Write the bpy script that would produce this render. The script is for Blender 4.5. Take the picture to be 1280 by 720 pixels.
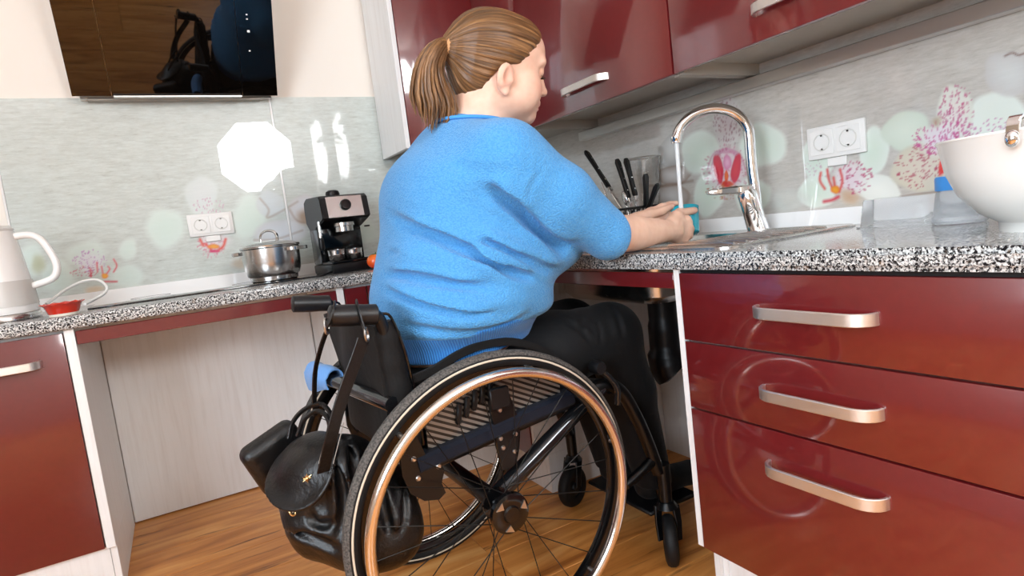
import bpy, bmesh, math, random
import numpy as np
from mathutils import Vector, Matrix

for o in list(bpy.data.objects):
    bpy.data.objects.remove(o)
scene = bpy.context.scene
COL = scene.collection

# ---------------------------------------------------------------- camera
CAM = np.array([0.0, 0.0, 0.927])
CAM_R = np.array([[0.864498, -0.488264, -0.119340],      # right
                  [-0.154728, -0.032613, -0.987419],     # down
                  [0.478229, 0.872086, -0.103742]])    # forward
FPX = 759.907                                            # focal length in px of a 1280 px wide frame
cam_data = bpy.data.cameras.new('camera')
cam_data.sensor_width = 36.0
cam_data.lens = FPX * 36.0 / 1280.0
cam_data.clip_start = 0.02
cam = bpy.data.objects.new('camera', cam_data)
COL.objects.link(cam)
cam.matrix_world = Matrix(((CAM_R[0][0], -CAM_R[1][0], -CAM_R[2][0], CAM[0]),
                           (CAM_R[0][1], -CAM_R[1][1], -CAM_R[2][1], CAM[1]),
                           (CAM_R[0][2], -CAM_R[1][2], -CAM_R[2][2], CAM[2]),
                           (0, 0, 0, 1)))
scene.camera = cam

# ---------------------------------------------------------------- daylight outside and exposure
world = bpy.data.worlds.new('daylight')
scene.world = world
world.use_nodes = True
world.node_tree.nodes['Background'].inputs[0].default_value = (0.80, 0.90, 1.0, 1)
world.node_tree.nodes['Background'].inputs[1].default_value = 16.0
scene.view_settings.view_transform = 'Standard'
scene.view_settings.look = 'None'
scene.view_settings.exposure = -0.10
scene.view_settings.gamma = 1.0
scene.view_settings.use_curve_mapping = False
# the unseen opening added in the left wall: a portal guides the daylight sampling
portal = bpy.data.lights.new('added_window_portal', 'AREA')
portal.shape = 'RECTANGLE'
portal.size, portal.size_y = 1.5, 2.2
portal.cycles.is_portal = True
po = bpy.data.objects.new('added_window_portal', portal)
COL.objects.link(po)
po.location = (-1.79, -0.7, 1.6)
po.rotation_euler = (0, math.radians(-90), 0)

# ================================================================ helpers
def lin(r, g, b):
    def f(c):
        c = c / 255.0
        return c / 12.92 if c <= 0.04045 else ((c + 0.055) / 1.055) ** 2.4
    return (f(r), f(g), f(b), 1.0)

MATS = {}
def mat(name, col, rough=0.5, metal=0.0, coat=0.0, coat_rough=0.03, trans=0.0, ior=1.45, spec=0.5, sheen=0.0, alpha=1.0, emit=None):
    m = bpy.data.materials.new(name)
    m.use_nodes = True
    b = m.node_tree.nodes['Principled BSDF']
    b.inputs['Base Color'].default_value = col
    b.inputs['Roughness'].default_value = rough
    b.inputs['Metallic'].default_value = metal
    b.inputs['Coat Weight'].default_value = coat
    b.inputs['Coat Roughness'].default_value = coat_rough
    b.inputs['Transmission Weight'].default_value = trans
    b.inputs['IOR'].default_value = ior
    b.inputs['Specular IOR Level'].default_value = spec
    b.inputs['Sheen Weight'].default_value = sheen
    b.inputs['Alpha'].default_value = alpha
    if emit:
        b.inputs['Emission Color'].default_value = emit[0]
        b.inputs['Emission Strength'].default_value = emit[1]
    MATS[name] = m
    return m

class NT:
    """small wrapper for building node graphs"""
    def __init__(s, m):
        s.t = m.node_tree
        s.b = s.t.nodes['Principled BSDF']
    def n(s, kind, **kw):
        x = s.t.nodes.new(kind)
        for k, v in kw.items():
            setattr(x, k, v)
        return x
    def l(s, a, b):
        s.t.links.new(a, b)
    def coord(s, out='Object', scale=(1, 1, 1), rot=(0, 0, 0), rand=False):
        c = s.n('ShaderNodeTexCoord')
        mp = s.n('ShaderNodeMapping')
        mp.inputs['Scale'].default_value = scale
        mp.inputs['Rotation'].default_value = rot
        s.l(c.outputs[out], mp.inputs['Vector'])
        if rand:
            oi = s.n('ShaderNodeObjectInfo')
            mu = s.n('ShaderNodeMath', operation='MULTIPLY')
            mu.inputs[1].default_value = 37.0
            s.l(oi.outputs['Random'], mu.inputs[0])
            s.l(mu.outputs[0], mp.inputs['Location'])
        return mp.outputs['Vector']
    def noise(s, vec, scale, detail=4, rough=0.55, dist=0.0):
        x = s.n('ShaderNodeTexNoise')
        x.inputs['Scale'].default_value = scale
        x.inputs['Detail'].default_value = detail
        x.inputs['Roughness'].default_value = rough
        x.inputs['Distortion'].default_value = dist
        s.l(vec, x.inputs['Vector'])
        return x.outputs['Fac']
    def ramp(s, fac, stops, interp='LINEAR'):
        r = s.n('ShaderNodeValToRGB')
        r.color_ramp.interpolation = interp
        e = r.color_ramp.elements
        while len(e) < len(stops):
            e.new(0.5)
        for i, (p, c) in enumerate(stops):
            e[i].position = p
            e[i].color = c
        s.l(fac, r.inputs['Fac'])
        return r.outputs['Color']
    def mix(s, fac, a, b, mode='MIX'):
        x = s.n('ShaderNodeMix', data_type='RGBA', blend_type=mode)
        for sock, v in ((x.inputs[0], fac), (x.inputs[6], a), (x.inputs[7], b)):
            if hasattr(v, 'links'):
                s.l(v, sock)
            else:
                sock.default_value = v
        return x.outputs[2]
    def bump(s, h, strength=0.3, dist=0.002):
        x = s.n('ShaderNodeBump')
        x.inputs['Strength'].default_value = strength
        x.inputs['Distance'].default_value = dist
        s.l(h, x.inputs['Height'])
        s.l(x.outputs['Normal'], s.b.inputs['Normal'])
    def color(s, c):
        s.l(c, s.b.inputs['Base Color'])
    def rough(s, fac, lo, hi):
        mr = s.n('ShaderNodeMapRange')
        mr.inputs['To Min'].default_value = lo
        mr.inputs['To Max'].default_value = hi
        s.l(fac, mr.inputs['Value'])
        s.l(mr.outputs[0], s.b.inputs['Roughness'])

def tag(o, label=None, cat=None, group=None, kind=None):
    if label: o['label'] = label
    if cat: o['category'] = cat
    if group: o['group'] = group
    if kind: o['kind'] = kind
    return o

def thing(name, label, cat, loc=(0, 0, 0), rot=(0, 0, 0), group=None):
    o = bpy.data.objects.new(name, None)
    COL.objects.link(o)
    o.location = loc
    o.rotation_euler = rot
    o.empty_display_size = 0.05
    return tag(o, label, cat, group)

def V(*a):
    return Vector(a[0] if len(a) == 1 else a)

def frame_of(d):
    d = Vector(d).normalized()
    up = Vector((0, 0, 1)) if abs(d.z) < 0.9 else Vector((1, 0, 0))
    u = up.cross(d).normalized()
    v = d.cross(u)
    return u, v, d

def catmull(pts, n=6, closed=False):
    pts = [Vector(p) for p in pts]
    out = []
    m = len(pts)
    rng = range(m) if closed else range(m - 1)
    for i in rng:
        p1, p2 = pts[i], pts[(i + 1) % m]
        p0 = pts[(i - 1) % m] if closed or i > 0 else p1 * 2 - p2
        p3 = pts[(i + 2) % m] if closed or i + 2 < m else p2 * 2 - p1
        for k in range(n):
            t = k / n
            out.append(0.5 * ((2 * p1) + (p2 - p0) * t + (2 * p0 - 5 * p1 + 4 * p2 - p3) * t * t + (3 * p1 - p0 - 3 * p2 + p3) * t ** 3))
    if not closed:
        out.append(pts[-1])
    return out

class MB:
    """collects shapes and links them as one mesh object; coordinates are local to the parent, or world with off=parent location"""
    def __init__(s, off=(0, 0, 0)):
        s.bm = bmesh.new()
        s.off = Vector(off)
    def _add(s, verts, faces, smooth=False):
        vs = [s.bm.verts.new(Vector(v) - s.off) for v in verts]
        for f in faces:
            try:
                fc = s.bm.faces.new([vs[i] for i in f])
                fc.smooth = smooth
            except ValueError:
                pass
        return vs
    def box(s, lo, hi, bev=0.0, seg=2, rot=None, pivot=None):
        x0, y0, z0 = lo; x1, y1, z1 = hi
        b = bmesh.new()
        vs = [b.verts.new(p) for p in ((x0, y0, z0), (x1, y0, z0), (x1, y1, z0), (x0, y1, z0), (x0, y0, z1), (x1, y0, z1), (x1, y1, z1), (x0, y1, z1))]
        for f in ((3, 2, 1, 0), (4, 5, 6, 7), (0, 1, 5, 4), (1, 2, 6, 5), (2, 3, 7, 6), (3, 0, 4, 7)):
            b.faces.new([vs[i] for i in f])
        if bev > 0:
            bmesh.ops.bevel(b, geom=list(b.edges), offset=bev, segments=seg, affect='EDGES', profile=0.5)
        if rot is not None:
            pv = Vector(pivot) if pivot is not None else (Vector(lo) + Vector(hi)) / 2
            for v in b.verts:
                v.co = rot @ (v.co - pv) + pv
        b.verts.index_update()
        s._add([v.co for v in b.verts], [[v.index for v in f.verts] for f in b.faces], bev > 0)
        b.free()
        return s
    def tube(s, path, r, seg=10, cap=True, closed=False, flat=None, up=None):
        """sweep a circle (or flat=(w,h) rectangle) along path; r a number or a list"""
        path = [Vector(p) for p in path]
        n = len(path)
        rs = r if isinstance(r, (list, tuple, np.ndarray)) else [r] * n
        rings = []
        tprev = None
        u = None
        for i, p in enumerate(path):
            if closed:
                t = path[(i + 1) % n] - path[(i - 1) % n]
            else:
                t = path[min(i + 1, n - 1)] - path[max(i - 1, 0)]
            if t.length < 1e-9:
                t = tprev or Vector((0, 0, 1))
            t.normalize()
            if up is not None:
                v = Vector(up); u = v.cross(t)
                u = u.normalized() if u.length > 1e-6 else frame_of(t)[0]
                v = t.cross(u)
            elif u is None:
                u, v, _ = frame_of(t)
            else:
                u = (u - t * u.dot(t)).normalized()
                v = t.cross(u)
            tprev = t
            if flat:
                w, h = flat
                k = rs[i] if isinstance(r, (list, tuple, np.ndarray)) else 1.0
                c = min(w, h) * 0.2
                sh = [(-w / 2 + c, -h / 2), (w / 2 - c, -h / 2), (w / 2, -h / 2 + c), (w / 2, h / 2 - c), (w / 2 - c, h / 2), (-w / 2 + c, h / 2), (-w / 2, h / 2 - c), (-w / 2, -h / 2 + c)]
                ring = [p + u * a * k + v * b * k for a, b in sh]
            else:
                ring = [p + (u * math.cos(2 * math.pi * j / seg) + v * math.sin(2 * math.pi * j / seg)) * rs[i] for j in range(seg)]
            rings.append(ring)
        m = len(rings[0])
        verts = [q for ring in rings for q in ring]
        faces = []
        last = n if closed else n - 1
        for i in range(last):
            a, b = i * m, ((i + 1) % n) * m
            for j in range(m):
                k = (j + 1) % m
                faces.append((a + j, a + k, b + k, b + j))
        if cap and not closed:
            faces.append(tuple(range(m - 1, -1, -1)))
            faces.append(tuple((n - 1) * m + j for j in range(m)))
        s._add(verts, faces, True)
        return s
    def cyl(s, a, b, r0, r1=None, seg=24, cap=True):
        return s.tube([a, b], [r0, r0 if r1 is None else r1], seg, cap)
    def lathe(s, c, prof, seg=32, axis=(0, 0, 1), close=False):
        """prof: list of (radius, height) along the axis from c"""
        c = Vector(c)
        u, v, d = frame_of(axis)
        verts, faces = [], []
        for r, h in prof:
            for j in range(seg):
                a = 2 * math.pi * j / seg
                verts.append(c + d * h + (u * math.cos(a) + v * math.sin(a)) * max(r, 1e-5))
        n = len(prof)
        for i in range(n if close else n - 1):
            a, b = i * seg, ((i + 1) % n) * seg
            for j in range(seg):
                k = (j + 1) % seg
                faces.append((a + j, a + k, b + k, b + j))
        s._add(verts, faces, True)
        return s
    def prism(s, poly, h0, h1, axis='z', bev=0.0):
        """polygon (2-d) extruded along an axis"""
        def P(a, b, h):
            return {'z': (a, b, h), 'y': (a, h, b), 'x': (h, a, b)}[axis]
        b = bmesh.new()
        lo = [b.verts.new(P(p[0], p[1], h0)) for p in poly]
        hi = [b.verts.new(P(p[0], p[1], h1)) for p in poly]
        n = len(poly)
        b.faces.new(lo[::-1]); b.faces.new(hi)
        for i in range(n):
            b.faces.new((lo[i], lo[(i + 1) % n], hi[(i + 1) % n], hi[i]))
        bmesh.ops.recalc_face_normals(b, faces=list(b.faces))
        if bev > 0:
            es = [e for e in b.edges if (e.verts[0] in lo) == (e.verts[1] in lo)]
            bmesh.ops.bevel(b, geom=es, offset=bev, segments=2, affect='EDGES')
        b.verts.index_update()
        s._add([v.co for v in b.verts], [[v.index for v in f.verts] for f in b.faces], False)
        b.free()
        return s
    def ellipsoid(s, c, r, rot=None, seg=20, rings=12):
        c = Vector(c)
        verts, faces = [], []
        for i in range(rings + 1):
            ph = math.pi * i / rings
            for j in range(seg):
                a = 2 * math.pi * j / seg
                q = Vector((r[0] * math.sin(ph) * math.cos(a), r[1] * math.sin(ph) * math.sin(a), r[2] * math.cos(ph)))
                if rot is not None: q = rot @ q
                verts.append(c + q)
        for i in range(rings):
            for j in range(seg):
                k = (j + 1) % seg
                faces.append((i * seg + j, (i + 1) * seg + j, (i + 1) * seg + k, i * seg + k))
        s._add(verts, faces, True)
        return s
    def sheet(s, grid, thick=0.0):
        """grid[i][j] of points -> a surface, optionally with thickness along the local normal"""
        ni, nj = len(grid), len(grid[0])
        G = [[Vector(p) for p in row] for row in grid]
        def nrm(i, j):
            a = G[min(i + 1, ni - 1)][j] - G[max(i - 1, 0)][j]
            b = G[i][min(j + 1, nj - 1)] - G[i][max(j - 1, 0)]
            q = a.cross(b)
            return q.normalized() if q.length > 1e-12 else Vector((0, 0, 1))
        verts = [p for row in G for p in row]
        faces = [(i * nj + j, (i + 1) * nj + j, (i + 1) * nj + j + 1, i * nj + j + 1) for i in range(ni - 1) for j in range(nj - 1)]
        if thick:
            base = len(verts)
            verts += [G[i][j] + nrm(i, j) * thick for i in range(ni) for j in range(nj)]
            faces += [tuple(base + k for k in f[::-1]) for f in faces[:]]
            bd = [(0, j) for j in range(nj)] + [(i, nj - 1) for i in range(1, ni)] + [(ni - 1, j) for j in range(nj - 2, -1, -1)] + [(i, 0) for i in range(ni - 2, 0, -1)]
            ids = [i * nj + j for i, j in bd]
            for a, b in zip(ids, ids[1:] + ids[:1]):
                faces.append((b, a, base + a, base + b))
        s._add(verts, faces, True)
        return s
    def xform(s, m):
        for v in s.bm.verts:
            v.co = m @ v.co
        return s
    def build(s, name, material, parent=None, merge=True, recalc=True):
        if merge:
            bmesh.ops.remove_doubles(s.bm, verts=list(s.bm.verts), dist=1e-6)
        if recalc:
            bmesh.ops.recalc_face_normals(s.bm, faces=list(s.bm.faces))
        me = bpy.data.meshes.new(name)
        s.bm.to_mesh(me)
        s.bm.free()
        return link(name, me, material, parent)

def link(name, me, material, parent=None):
    o = bpy.data.objects.new(name, me)
    COL.objects.link(o)
    if material is not None and len(me.materials) == 0:
        me.materials.append(MATS[material] if isinstance(material, str) else material)
    if parent is not None:
        o.parent = parent
    if any(p.use_smooth for p in me.polygons):
        try:
            me.set_sharp_from_angle(angle=math.radians(42))
        except AttributeError:
            pass
    return o

def raw_mesh(name, verts, faces, material, parent=None, smooth=True, off=(0, 0, 0)):
    me = bpy.data.meshes.new(name)
    v = np.asarray(verts, dtype=float) - np.array(off)
    me.from_pydata(v.tolist(), [], [list(map(int, f)) for f in faces])
    me.update()
    if smooth:
        me.polygons.foreach_set('use_smooth', [True] * len(me.polygons))
    o = bpy.data.objects.new(name, me)
    COL.objects.link(o)
    me.materials.append(MATS[material] if isinstance(material, str) else material)
    if parent is not None: o.parent = parent
    return o

def ray(px, py):
    return np.array([(px - 640) / FPX, (py - 360) / FPX, 1.0]) @ CAM_R
def on_x(px, py, X):
    r = ray(px, py); return CAM + r * X / r[0]
def on_y(px, py, Y):
    r = ray(px, py); return CAM + r * Y / r[1]
def on_z(px, py, Z):
    r = ray(px, py); return CAM + r * (Z - CAM[2]) / r[2]

# ================================================================ materials
def glossy_red():
    m = mat('red_gloss', lin(118, 34, 38), 0.32, coat=1.0, coat_rough=0.07, spec=0.5)
    m.node_tree.nodes['Principled BSDF'].inputs['Coat IOR'].default_value = 1.65
    t = NT(m)
    v = t.coord(scale=(60, 60, 60))
    t.rough(t.noise(v, 3.0, 3), 0.26, 0.38)
    sp = t.noise(v, 1.0, 2)
    t.color(t.ramp(sp, [(0.0, lin(99, 22, 25)), (1.0, lin(110, 27, 29))]))
glossy_red()

def pale_wood():
    m = mat('pale_wood', lin(222, 208, 188), 0.5)
    t = NT(m)
    v = t.coord(scale=(9, 9, 0.55))
    n = t.noise(v, 7.0, 5, 0.6, 0.4)
    t.color(t.ramp(n, [(0.25, lin(230, 228, 226)), (0.5, lin(238, 238, 237)), (0.8, lin(242, 242, 242))]))
    t.bump(n, 0.1, 0.001)
pale_wood()

def granite():
    m = mat('granite', lin(190, 186, 180), 0.11, spec=0.5)
    t = NT(m)
    v = t.coord()
    a = t.noise(v, 260, 3, 0.6, 0.3)
    base = t.ramp(a, [(0.36, lin(96, 98, 100)), (0.46, lin(172, 172, 170)), (0.56, lin(218, 219, 216)), (0.7, lin(242, 242, 240))])
    b = t.noise(v, 210, 4, 0.65, 0.5)
    dark = t.ramp(b, [(0.455, (1, 1, 1, 1)), (0.50, (0, 0, 0, 1))])
    c1 = t.mix(dark, base, lin(22, 22, 26))
    c = t.noise(v, 60, 2)
    tan = t.ramp(c, [(0.62, (0, 0, 0, 1)), (0.72, (0.3, 0.3, 0.3, 1))])
    t.color(t.mix(tan, c1, lin(176, 146, 118)))
granite()

def floor_wood():
    m = mat('floor_wood', lin(176, 112, 58), 0.3, spec=0.4)
    t = NT(m)
    v = t.coord(scale=(0.9, 7, 7), rand=True)
    n = t.noise(v, 2.2, 6, 0.6, 0.8)
    col = t.ramp(n, [(0.25, lin(144, 80, 32)), (0.42, lin(196, 124, 58)), (0.55, lin(216, 146, 76)), (0.75, lin(234, 176, 108))])
    v2 = t.coord(scale=(2.2, 22, 22), rand=True)
    k = t.noise(v2, 1.3, 4, 0.6, 0.3)
    streak = t.ramp(k, [(0.28, (1, 1, 1, 1)), (0.36, (0, 0, 0, 1))])
    t.color(t.mix(streak, col, lin(84, 44, 18)))
    t.rough(n, 0.26, 0.4)
    t.bump(n, 0.08, 0.001)
floor_wood()

def brushed(name, col, rough, scale, strength=0.06):
    m = mat(name, col, rough, 1.0)
    t = NT(m)
    n = t.noise(t.coord(scale=scale), 40, 3)
    t.rough(n, rough * 0.75, rough * 1.3)
    t.bump(n, strength, 0.0005)
brushed('steel', (0.62, 0.61, 0.60, 1), 0.22, (1, 1, 14))
brushed('steel_sink', (0.66, 0.65, 0.63, 1), 0.24, (8, 1, 8))
brushed('handle_metal', (0.86, 0.85, 0.82, 1), 0.42, (20, 1, 20))
mat('chrome', (0.86, 0.86, 0.87, 1), 0.06, 1.0)
mat('rim_steel', (0.80, 0.76, 0.72, 1), 0.17, 1.0)
mat('black_gap', lin(18, 14, 14), 0.6)
mat('white_plastic', lin(240, 238, 234), 0.3)
mat('white_gloss', lin(243, 242, 240), 0.12, coat=0.6)
mat('wall_paint', lin(244, 236, 226), 0.75)
mat('low_bounce_paint', lin(190, 178, 162), 0.8)  # for the unseen walls, darkened to cut bounced fill light
mat('ceiling_paint', lin(248, 246, 243), 0.8)
mat('grey_board', lin(176, 170, 160), 0.45)
mat('alu', (0.72, 0.70, 0.67, 1), 0.3, 1.0)
mat('black_plastic', lin(15, 15, 17), 0.38, spec=0.4)
mat('black_gloss', lin(8, 8, 9), 0.14, coat=0.25)
mat('black_rubber', lin(17, 17, 18), 0.6, spec=0.35)
mat('grip_rubber', lin(20, 20, 22), 0.4)
mat('black_frame', lin(7, 8, 10), 0.3, 0.0, coat=0.2, coat_rough=0.15, spec=0.35)
mat('hood_glass', lin(10, 7, 5), 0.03, coat=0.7, coat_rough=0.01, spec=0.5)
mat('hob_glass', lin(12, 11, 11), 0.03, coat=1.0, coat_rough=0.01, spec=0.8)
mat('glass', (1, 1, 1, 1), 0.02, trans=1.0, ior=1.45)
mat('clear_plastic', (0.95, 0.97, 0.98, 1), 0.1, trans=0.9, ior=1.2)
mat('water', (0.97, 0.985, 1, 1), 0.02, trans=1.0, ior=1.33)
mat('mark_print', lin(235, 235, 235), 0.4)

# ================================================================ the room
XR, YB, XL, YF, ZC = 1.56, 2.63, -1.75, -2.9, 2.55     # right wall, back wall, left wall, wall behind the camera, ceiling
WT, WB = 0.822, 0.786                                   # worktop top and underside
XF, YL = 0.959, 2.07                                    # front planes of the sink run and the back run
UZ, UXF, UYF = 1.270, 1.233, 2.315                      # underside and front planes of the wall cabinets

def struct(o):
    o['kind'] = 'structure'
    return o

floor = struct(MB().box((XL, YF, -0.06), (XR + 0.1, YB + 0.1, -0.012)).build('floor', 'black_gap'))
random.seed(4)
row = 0
y = YF
pw = 0.192
while y < YB:
    x = XL - random.choice((0.15, 0.5, 0.85))
    while x < XR:
        x0, x1 = max(x, XL), min(x + 1.28, XR)
        y1 = min(y + pw, YB)
        if x1 - x0 > 0.05 and y1 - y > 0.02:
            MB().box((x0 + 0.0006, y + 0.0006, -0.012), (x1 - 0.0006, y1 - 0.0006, 0.0), 0.0012, 1).build('plank', 'floor_wood', floor)
        x += 1.28
    y += pw
    row += 1

wall_back = struct(MB().box((XL - 0.1, YB, 0), (XR + 0.1, YB + 0.1, ZC)).build('wall_back', 'wall_paint'))
wall_right = struct(MB().box((XR, YF, 0), (XR + 0.1, YB, ZC)).build('wall_right', 'wall_paint'))
wall_front = struct(MB().box((XL - 0.1, YF - 0.1, 0), (XR + 0.1, YF, ZC)).build('wall_front', 'low_bounce_paint'))
ceiling = struct(MB().box((XL - 0.1, YF - 0.1, ZC), (XR + 0.1, YB + 0.1, ZC + 0.1)).build('ceiling', 'ceiling_paint'))
# left wall; its opening is unseen, added to let side daylight in
wy0, wy1, wz0, wz1 = -1.8, 0.4, 0.85, 2.35
w = MB()
w.box((XL - 0.1, YF, 0), (XL, wy0, ZC)); w.box((XL - 0.1, wy1, 0), (XL, YB, ZC))
w.box((XL - 0.1, wy0, 0), (XL, wy1, wz0)); w.box((XL - 0.1, wy0, wz1), (XL, wy1, ZC))
wall_left = struct(w.build('wall_left', 'low_bounce_paint'))
w = MB()
for a, b in ((wy0, wy0 + 0.06), ((wy0 + wy1) / 2 - 0.04, (wy0 + wy1) / 2 + 0.04), (wy1 - 0.06, wy1)):
    w.box((XL - 0.08, a, wz0), (XL - 0.02, b, wz1), 0.004, 1)
for a, b in ((wz0, wz0 + 0.06), (wz1 - 0.06, wz1)):
    w.box((XL - 0.079, wy0, a), (XL - 0.021, wy1, b), 0.004, 1)
added_window = struct(w.build('added_window_1', 'white_plastic'))
MB().box((XL - 0.02, wy0 - 0.05, wz0 - 0.04), (XL + 0.16, wy1 + 0.05, wz0 - 0.002), 0.006).build('added_window_sill', 'white_plastic', added_window)

# ---------------------------------------------------------------- printed glass splashbacks
def splash_mat(name, rough):
    m = mat(name, (0.8, 0.8, 0.8, 1), rough, coat=1.0, coat_rough=0.012, spec=0.5)
    t = NT(m)
    a = t.n('ShaderNodeAttribute', attribute_name='print')
    v = t.coord(scale=(9, 9, 48))
    n = t.noise(v, 2.6, 7, 0.72, 0.3)
    g = t.ramp(n, [(0.24, lin(188, 184, 178)), (0.38, lin(232, 231, 228)), (0.66, (1, 1, 1, 1))])
    cover = t.n('ShaderNodeAttribute', attribute_name='cover')
    # the stone streaks stay out of the printed flowers
    st = t.mix(cover.outputs['Fac'], g, (1, 1, 1, 1))
    t.color(t.mix(0.95, a.outputs['Color'], st, 'MULTIPLY'))
splash_mat('splash_print', 0.3)

def L3(r, g, b):
    return np.array(lin(r, g, b)[:3])

class Print:
    """a flat print on a wall: u along the wall, z up; shapes are given by their centre on the photographed wall"""
    def __init__(s, u, z, on, comp, base):
        s.u, s.z, s.on, s.c = u, z, on, comp
        s.col = np.zeros((len(u), 3)) + L3(*base)
        s.cov = np.zeros(len(u))
        s.rng = np.random.RandomState(3)
    def local(s, px, py, rx, ry, ang=0):
        c0 = s.on(px, py)
        a = math.radians(ang)
        ax = s.on(px + rx * math.cos(a), py + rx * math.sin(a)) - c0
        ay = s.on(px - ry * math.sin(a), py + ry * math.cos(a)) - c0
        A = np.array([[ax[s.c], ay[s.c]], [ax[2], ay[2]]])
        Q = np.linalg.inv(A) @ np.stack([s.u - c0[s.c], s.z - c0[2]])
        return Q
    def blend(s, w, col, cov=None):
        w = np.clip(w, 0, 1)
        s.col = s.col * (1 - w[:, None]) + w[:, None] * col
        s.cov = np.maximum(s.cov, w if cov is None else cov)
    def petal(s, px, py, rx, ry, ang, inner, outer=None, soft=0.12, op=1.0):
        q = s.local(px, py, rx, ry, ang)
        th = np.arctan2(q[1], q[0])
        r = np.hypot(q[0], q[1]) * (1 + 0.05 * np.sin(3 * th + px) + 0.03 * np.sin(5 * th + py))
        w = np.clip((1 - r) / soft, 0, 1) * op
        c1 = L3(*inner); c2 = L3(*(outer or inner))
        t = np.clip(r, 0, 1)[:, None] ** 1.5
        cc = c1 * (1 - t) + c2 * t
        s.col = s.col * (1 - w[:, None]) + w[:, None] * cc
        s.cov = np.maximum(s.cov, w)
    def dots(s, px, py, rx, ry, ang, n, size, col, focus=None, op=0.85):
        """n spots in an ellipse, stretched towards focus (the flower's heart)"""
        for k in range(n):
            a = s.rng.rand() * 2 * math.pi; r = math.sqrt(s.rng.rand())
            ca, sa = math.cos(math.radians(ang)), math.sin(math.radians(ang))
            dx, dy = r * math.cos(a) * rx, r * math.sin(a) * ry
            x, y = px + dx * ca - dy * sa, py + dx * sa + dy * ca
            an = math.degrees(math.atan2(focus[1] - y, focus[0] - x)) if focus else 0
            sz = size * (0.42 + 0.62 * s.rng.rand())
            q = s.local(x, y, sz * 1.6, sz * 0.8, an)
            w = np.clip((1.25 - np.hypot(q[0], q[1])) / 0.5, 0, 1) * op
            s.blend(w, L3(*col))
    def stroke(s, pts, wid, col, op=0.95):
        P = [s.on(*p) for p in pts] if len(pts) < 3 else [np.array(v) for v in catmull([Vector(s.on(*p)) for p in pts], 4)]
        sc = np.linalg.norm(s.on(pts[0][0] + 1, pts[0][1]) - s.on(*pts[0]))
        d = np.full(len(s.u), 9.0)
        for a, b in zip(P[:-1], P[1:]):
            ax, az, bx, bz = a[s.c], a[2], b[s.c], b[2]
            L = (bx - ax) ** 2 + (bz - az) ** 2
            t = np.clip(((s.u - ax) * (bx - ax) + (s.z - az) * (bz - az)) / L, 0, 1)
            d = np.minimum(d, np.hypot(s.u - ax - t * (bx - ax), s.z - az - t * (bz - az)))
        s.blend(np.clip((wid * sc * 1.25 - d) / (wid * sc * 1.1), 0, 1) * op, L3(*col))

def splash_panel(name, wall, comp, fixed, a0, a1, z0, z1, step, painter, base, thick=0.006):
    nu, nz = max(2, int((a1 - a0) / step)), max(2, int((z1 - z0) / step))
    us, zs = np.linspace(a0, a1, nu + 1), np.linspace(z0, z1, nz + 1)
    Ug, Zg = np.meshgrid(us, zs, indexing='ij')
    u, z = Ug.ravel(), Zg.ravel()
    if comp == 1:
        on = lambda x, y: on_x(x, y, fixed)
        verts = np.stack([np.full_like(u, fixed), u, z], 1)
    else:
        on = lambda x, y: on_y(x, y, fixed)
        verts = np.stack([u, np.full_like(u, fixed), z], 1)
    pr = Print(u, z, on, comp, base)
    if painter: painter(pr)
    idx = np.arange((nu + 1) * (nz + 1)).reshape(nu + 1, nz + 1)
    f = np.stack([idx[:-1, :-1], idx[1:, :-1], idx[1:, 1:], idx[:-1, 1:]], -1).reshape(-1, 4)
    if comp == 1: f = f[:, ::-1]
    # front face grid plus a simple rim to give the glass its thickness
    nv = len(verts)
    c = [idx[0, 0], idx[-1, 0], idx[-1, -1], idx[0, -1]]
    back = verts[c].copy(); back[:, 0 if comp == 1 else 1] += thick
    allv = np.vstack([verts, back])
    loops = [idx[:, 0], idx[-1, :], idx[::-1, -1], idx[0, ::-1]]
    faces = f.tolist()
    for k, lp in enumerate(loops):
        faces.append(list(lp[::-1]) + [nv + k, nv + (k + 1) % 4])
    me = bpy.data.meshes.new(name)
    me.from_pydata(allv.tolist(), [], [list(map(int, q)) for q in faces])
    ca = me.color_attributes.new('print', 'FLOAT_COLOR', 'POINT')
    colr = np.vstack([pr.col, np.tile(L3(*base), (4, 1))])
    ca.data.foreach_set('color', np.hstack([colr, np.ones((len(colr), 1))]).ravel().astype(np.float32))
    co = me.attributes.new('cover', 'FLOAT', 'POINT')
    co.data.foreach_set('value', np.concatenate([pr.cov, np.zeros(4)]).astype(np.float32))
    me.update()
    return link(name, me, 'splash_print', wall)

MINT, MINT2, PINK, MAG, RED, YEL, TWIG = (214, 228, 212), (226, 233, 224), (226, 196, 208), (186, 62, 112), (206, 44, 58), (236, 168, 50), (150, 116, 84)

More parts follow.
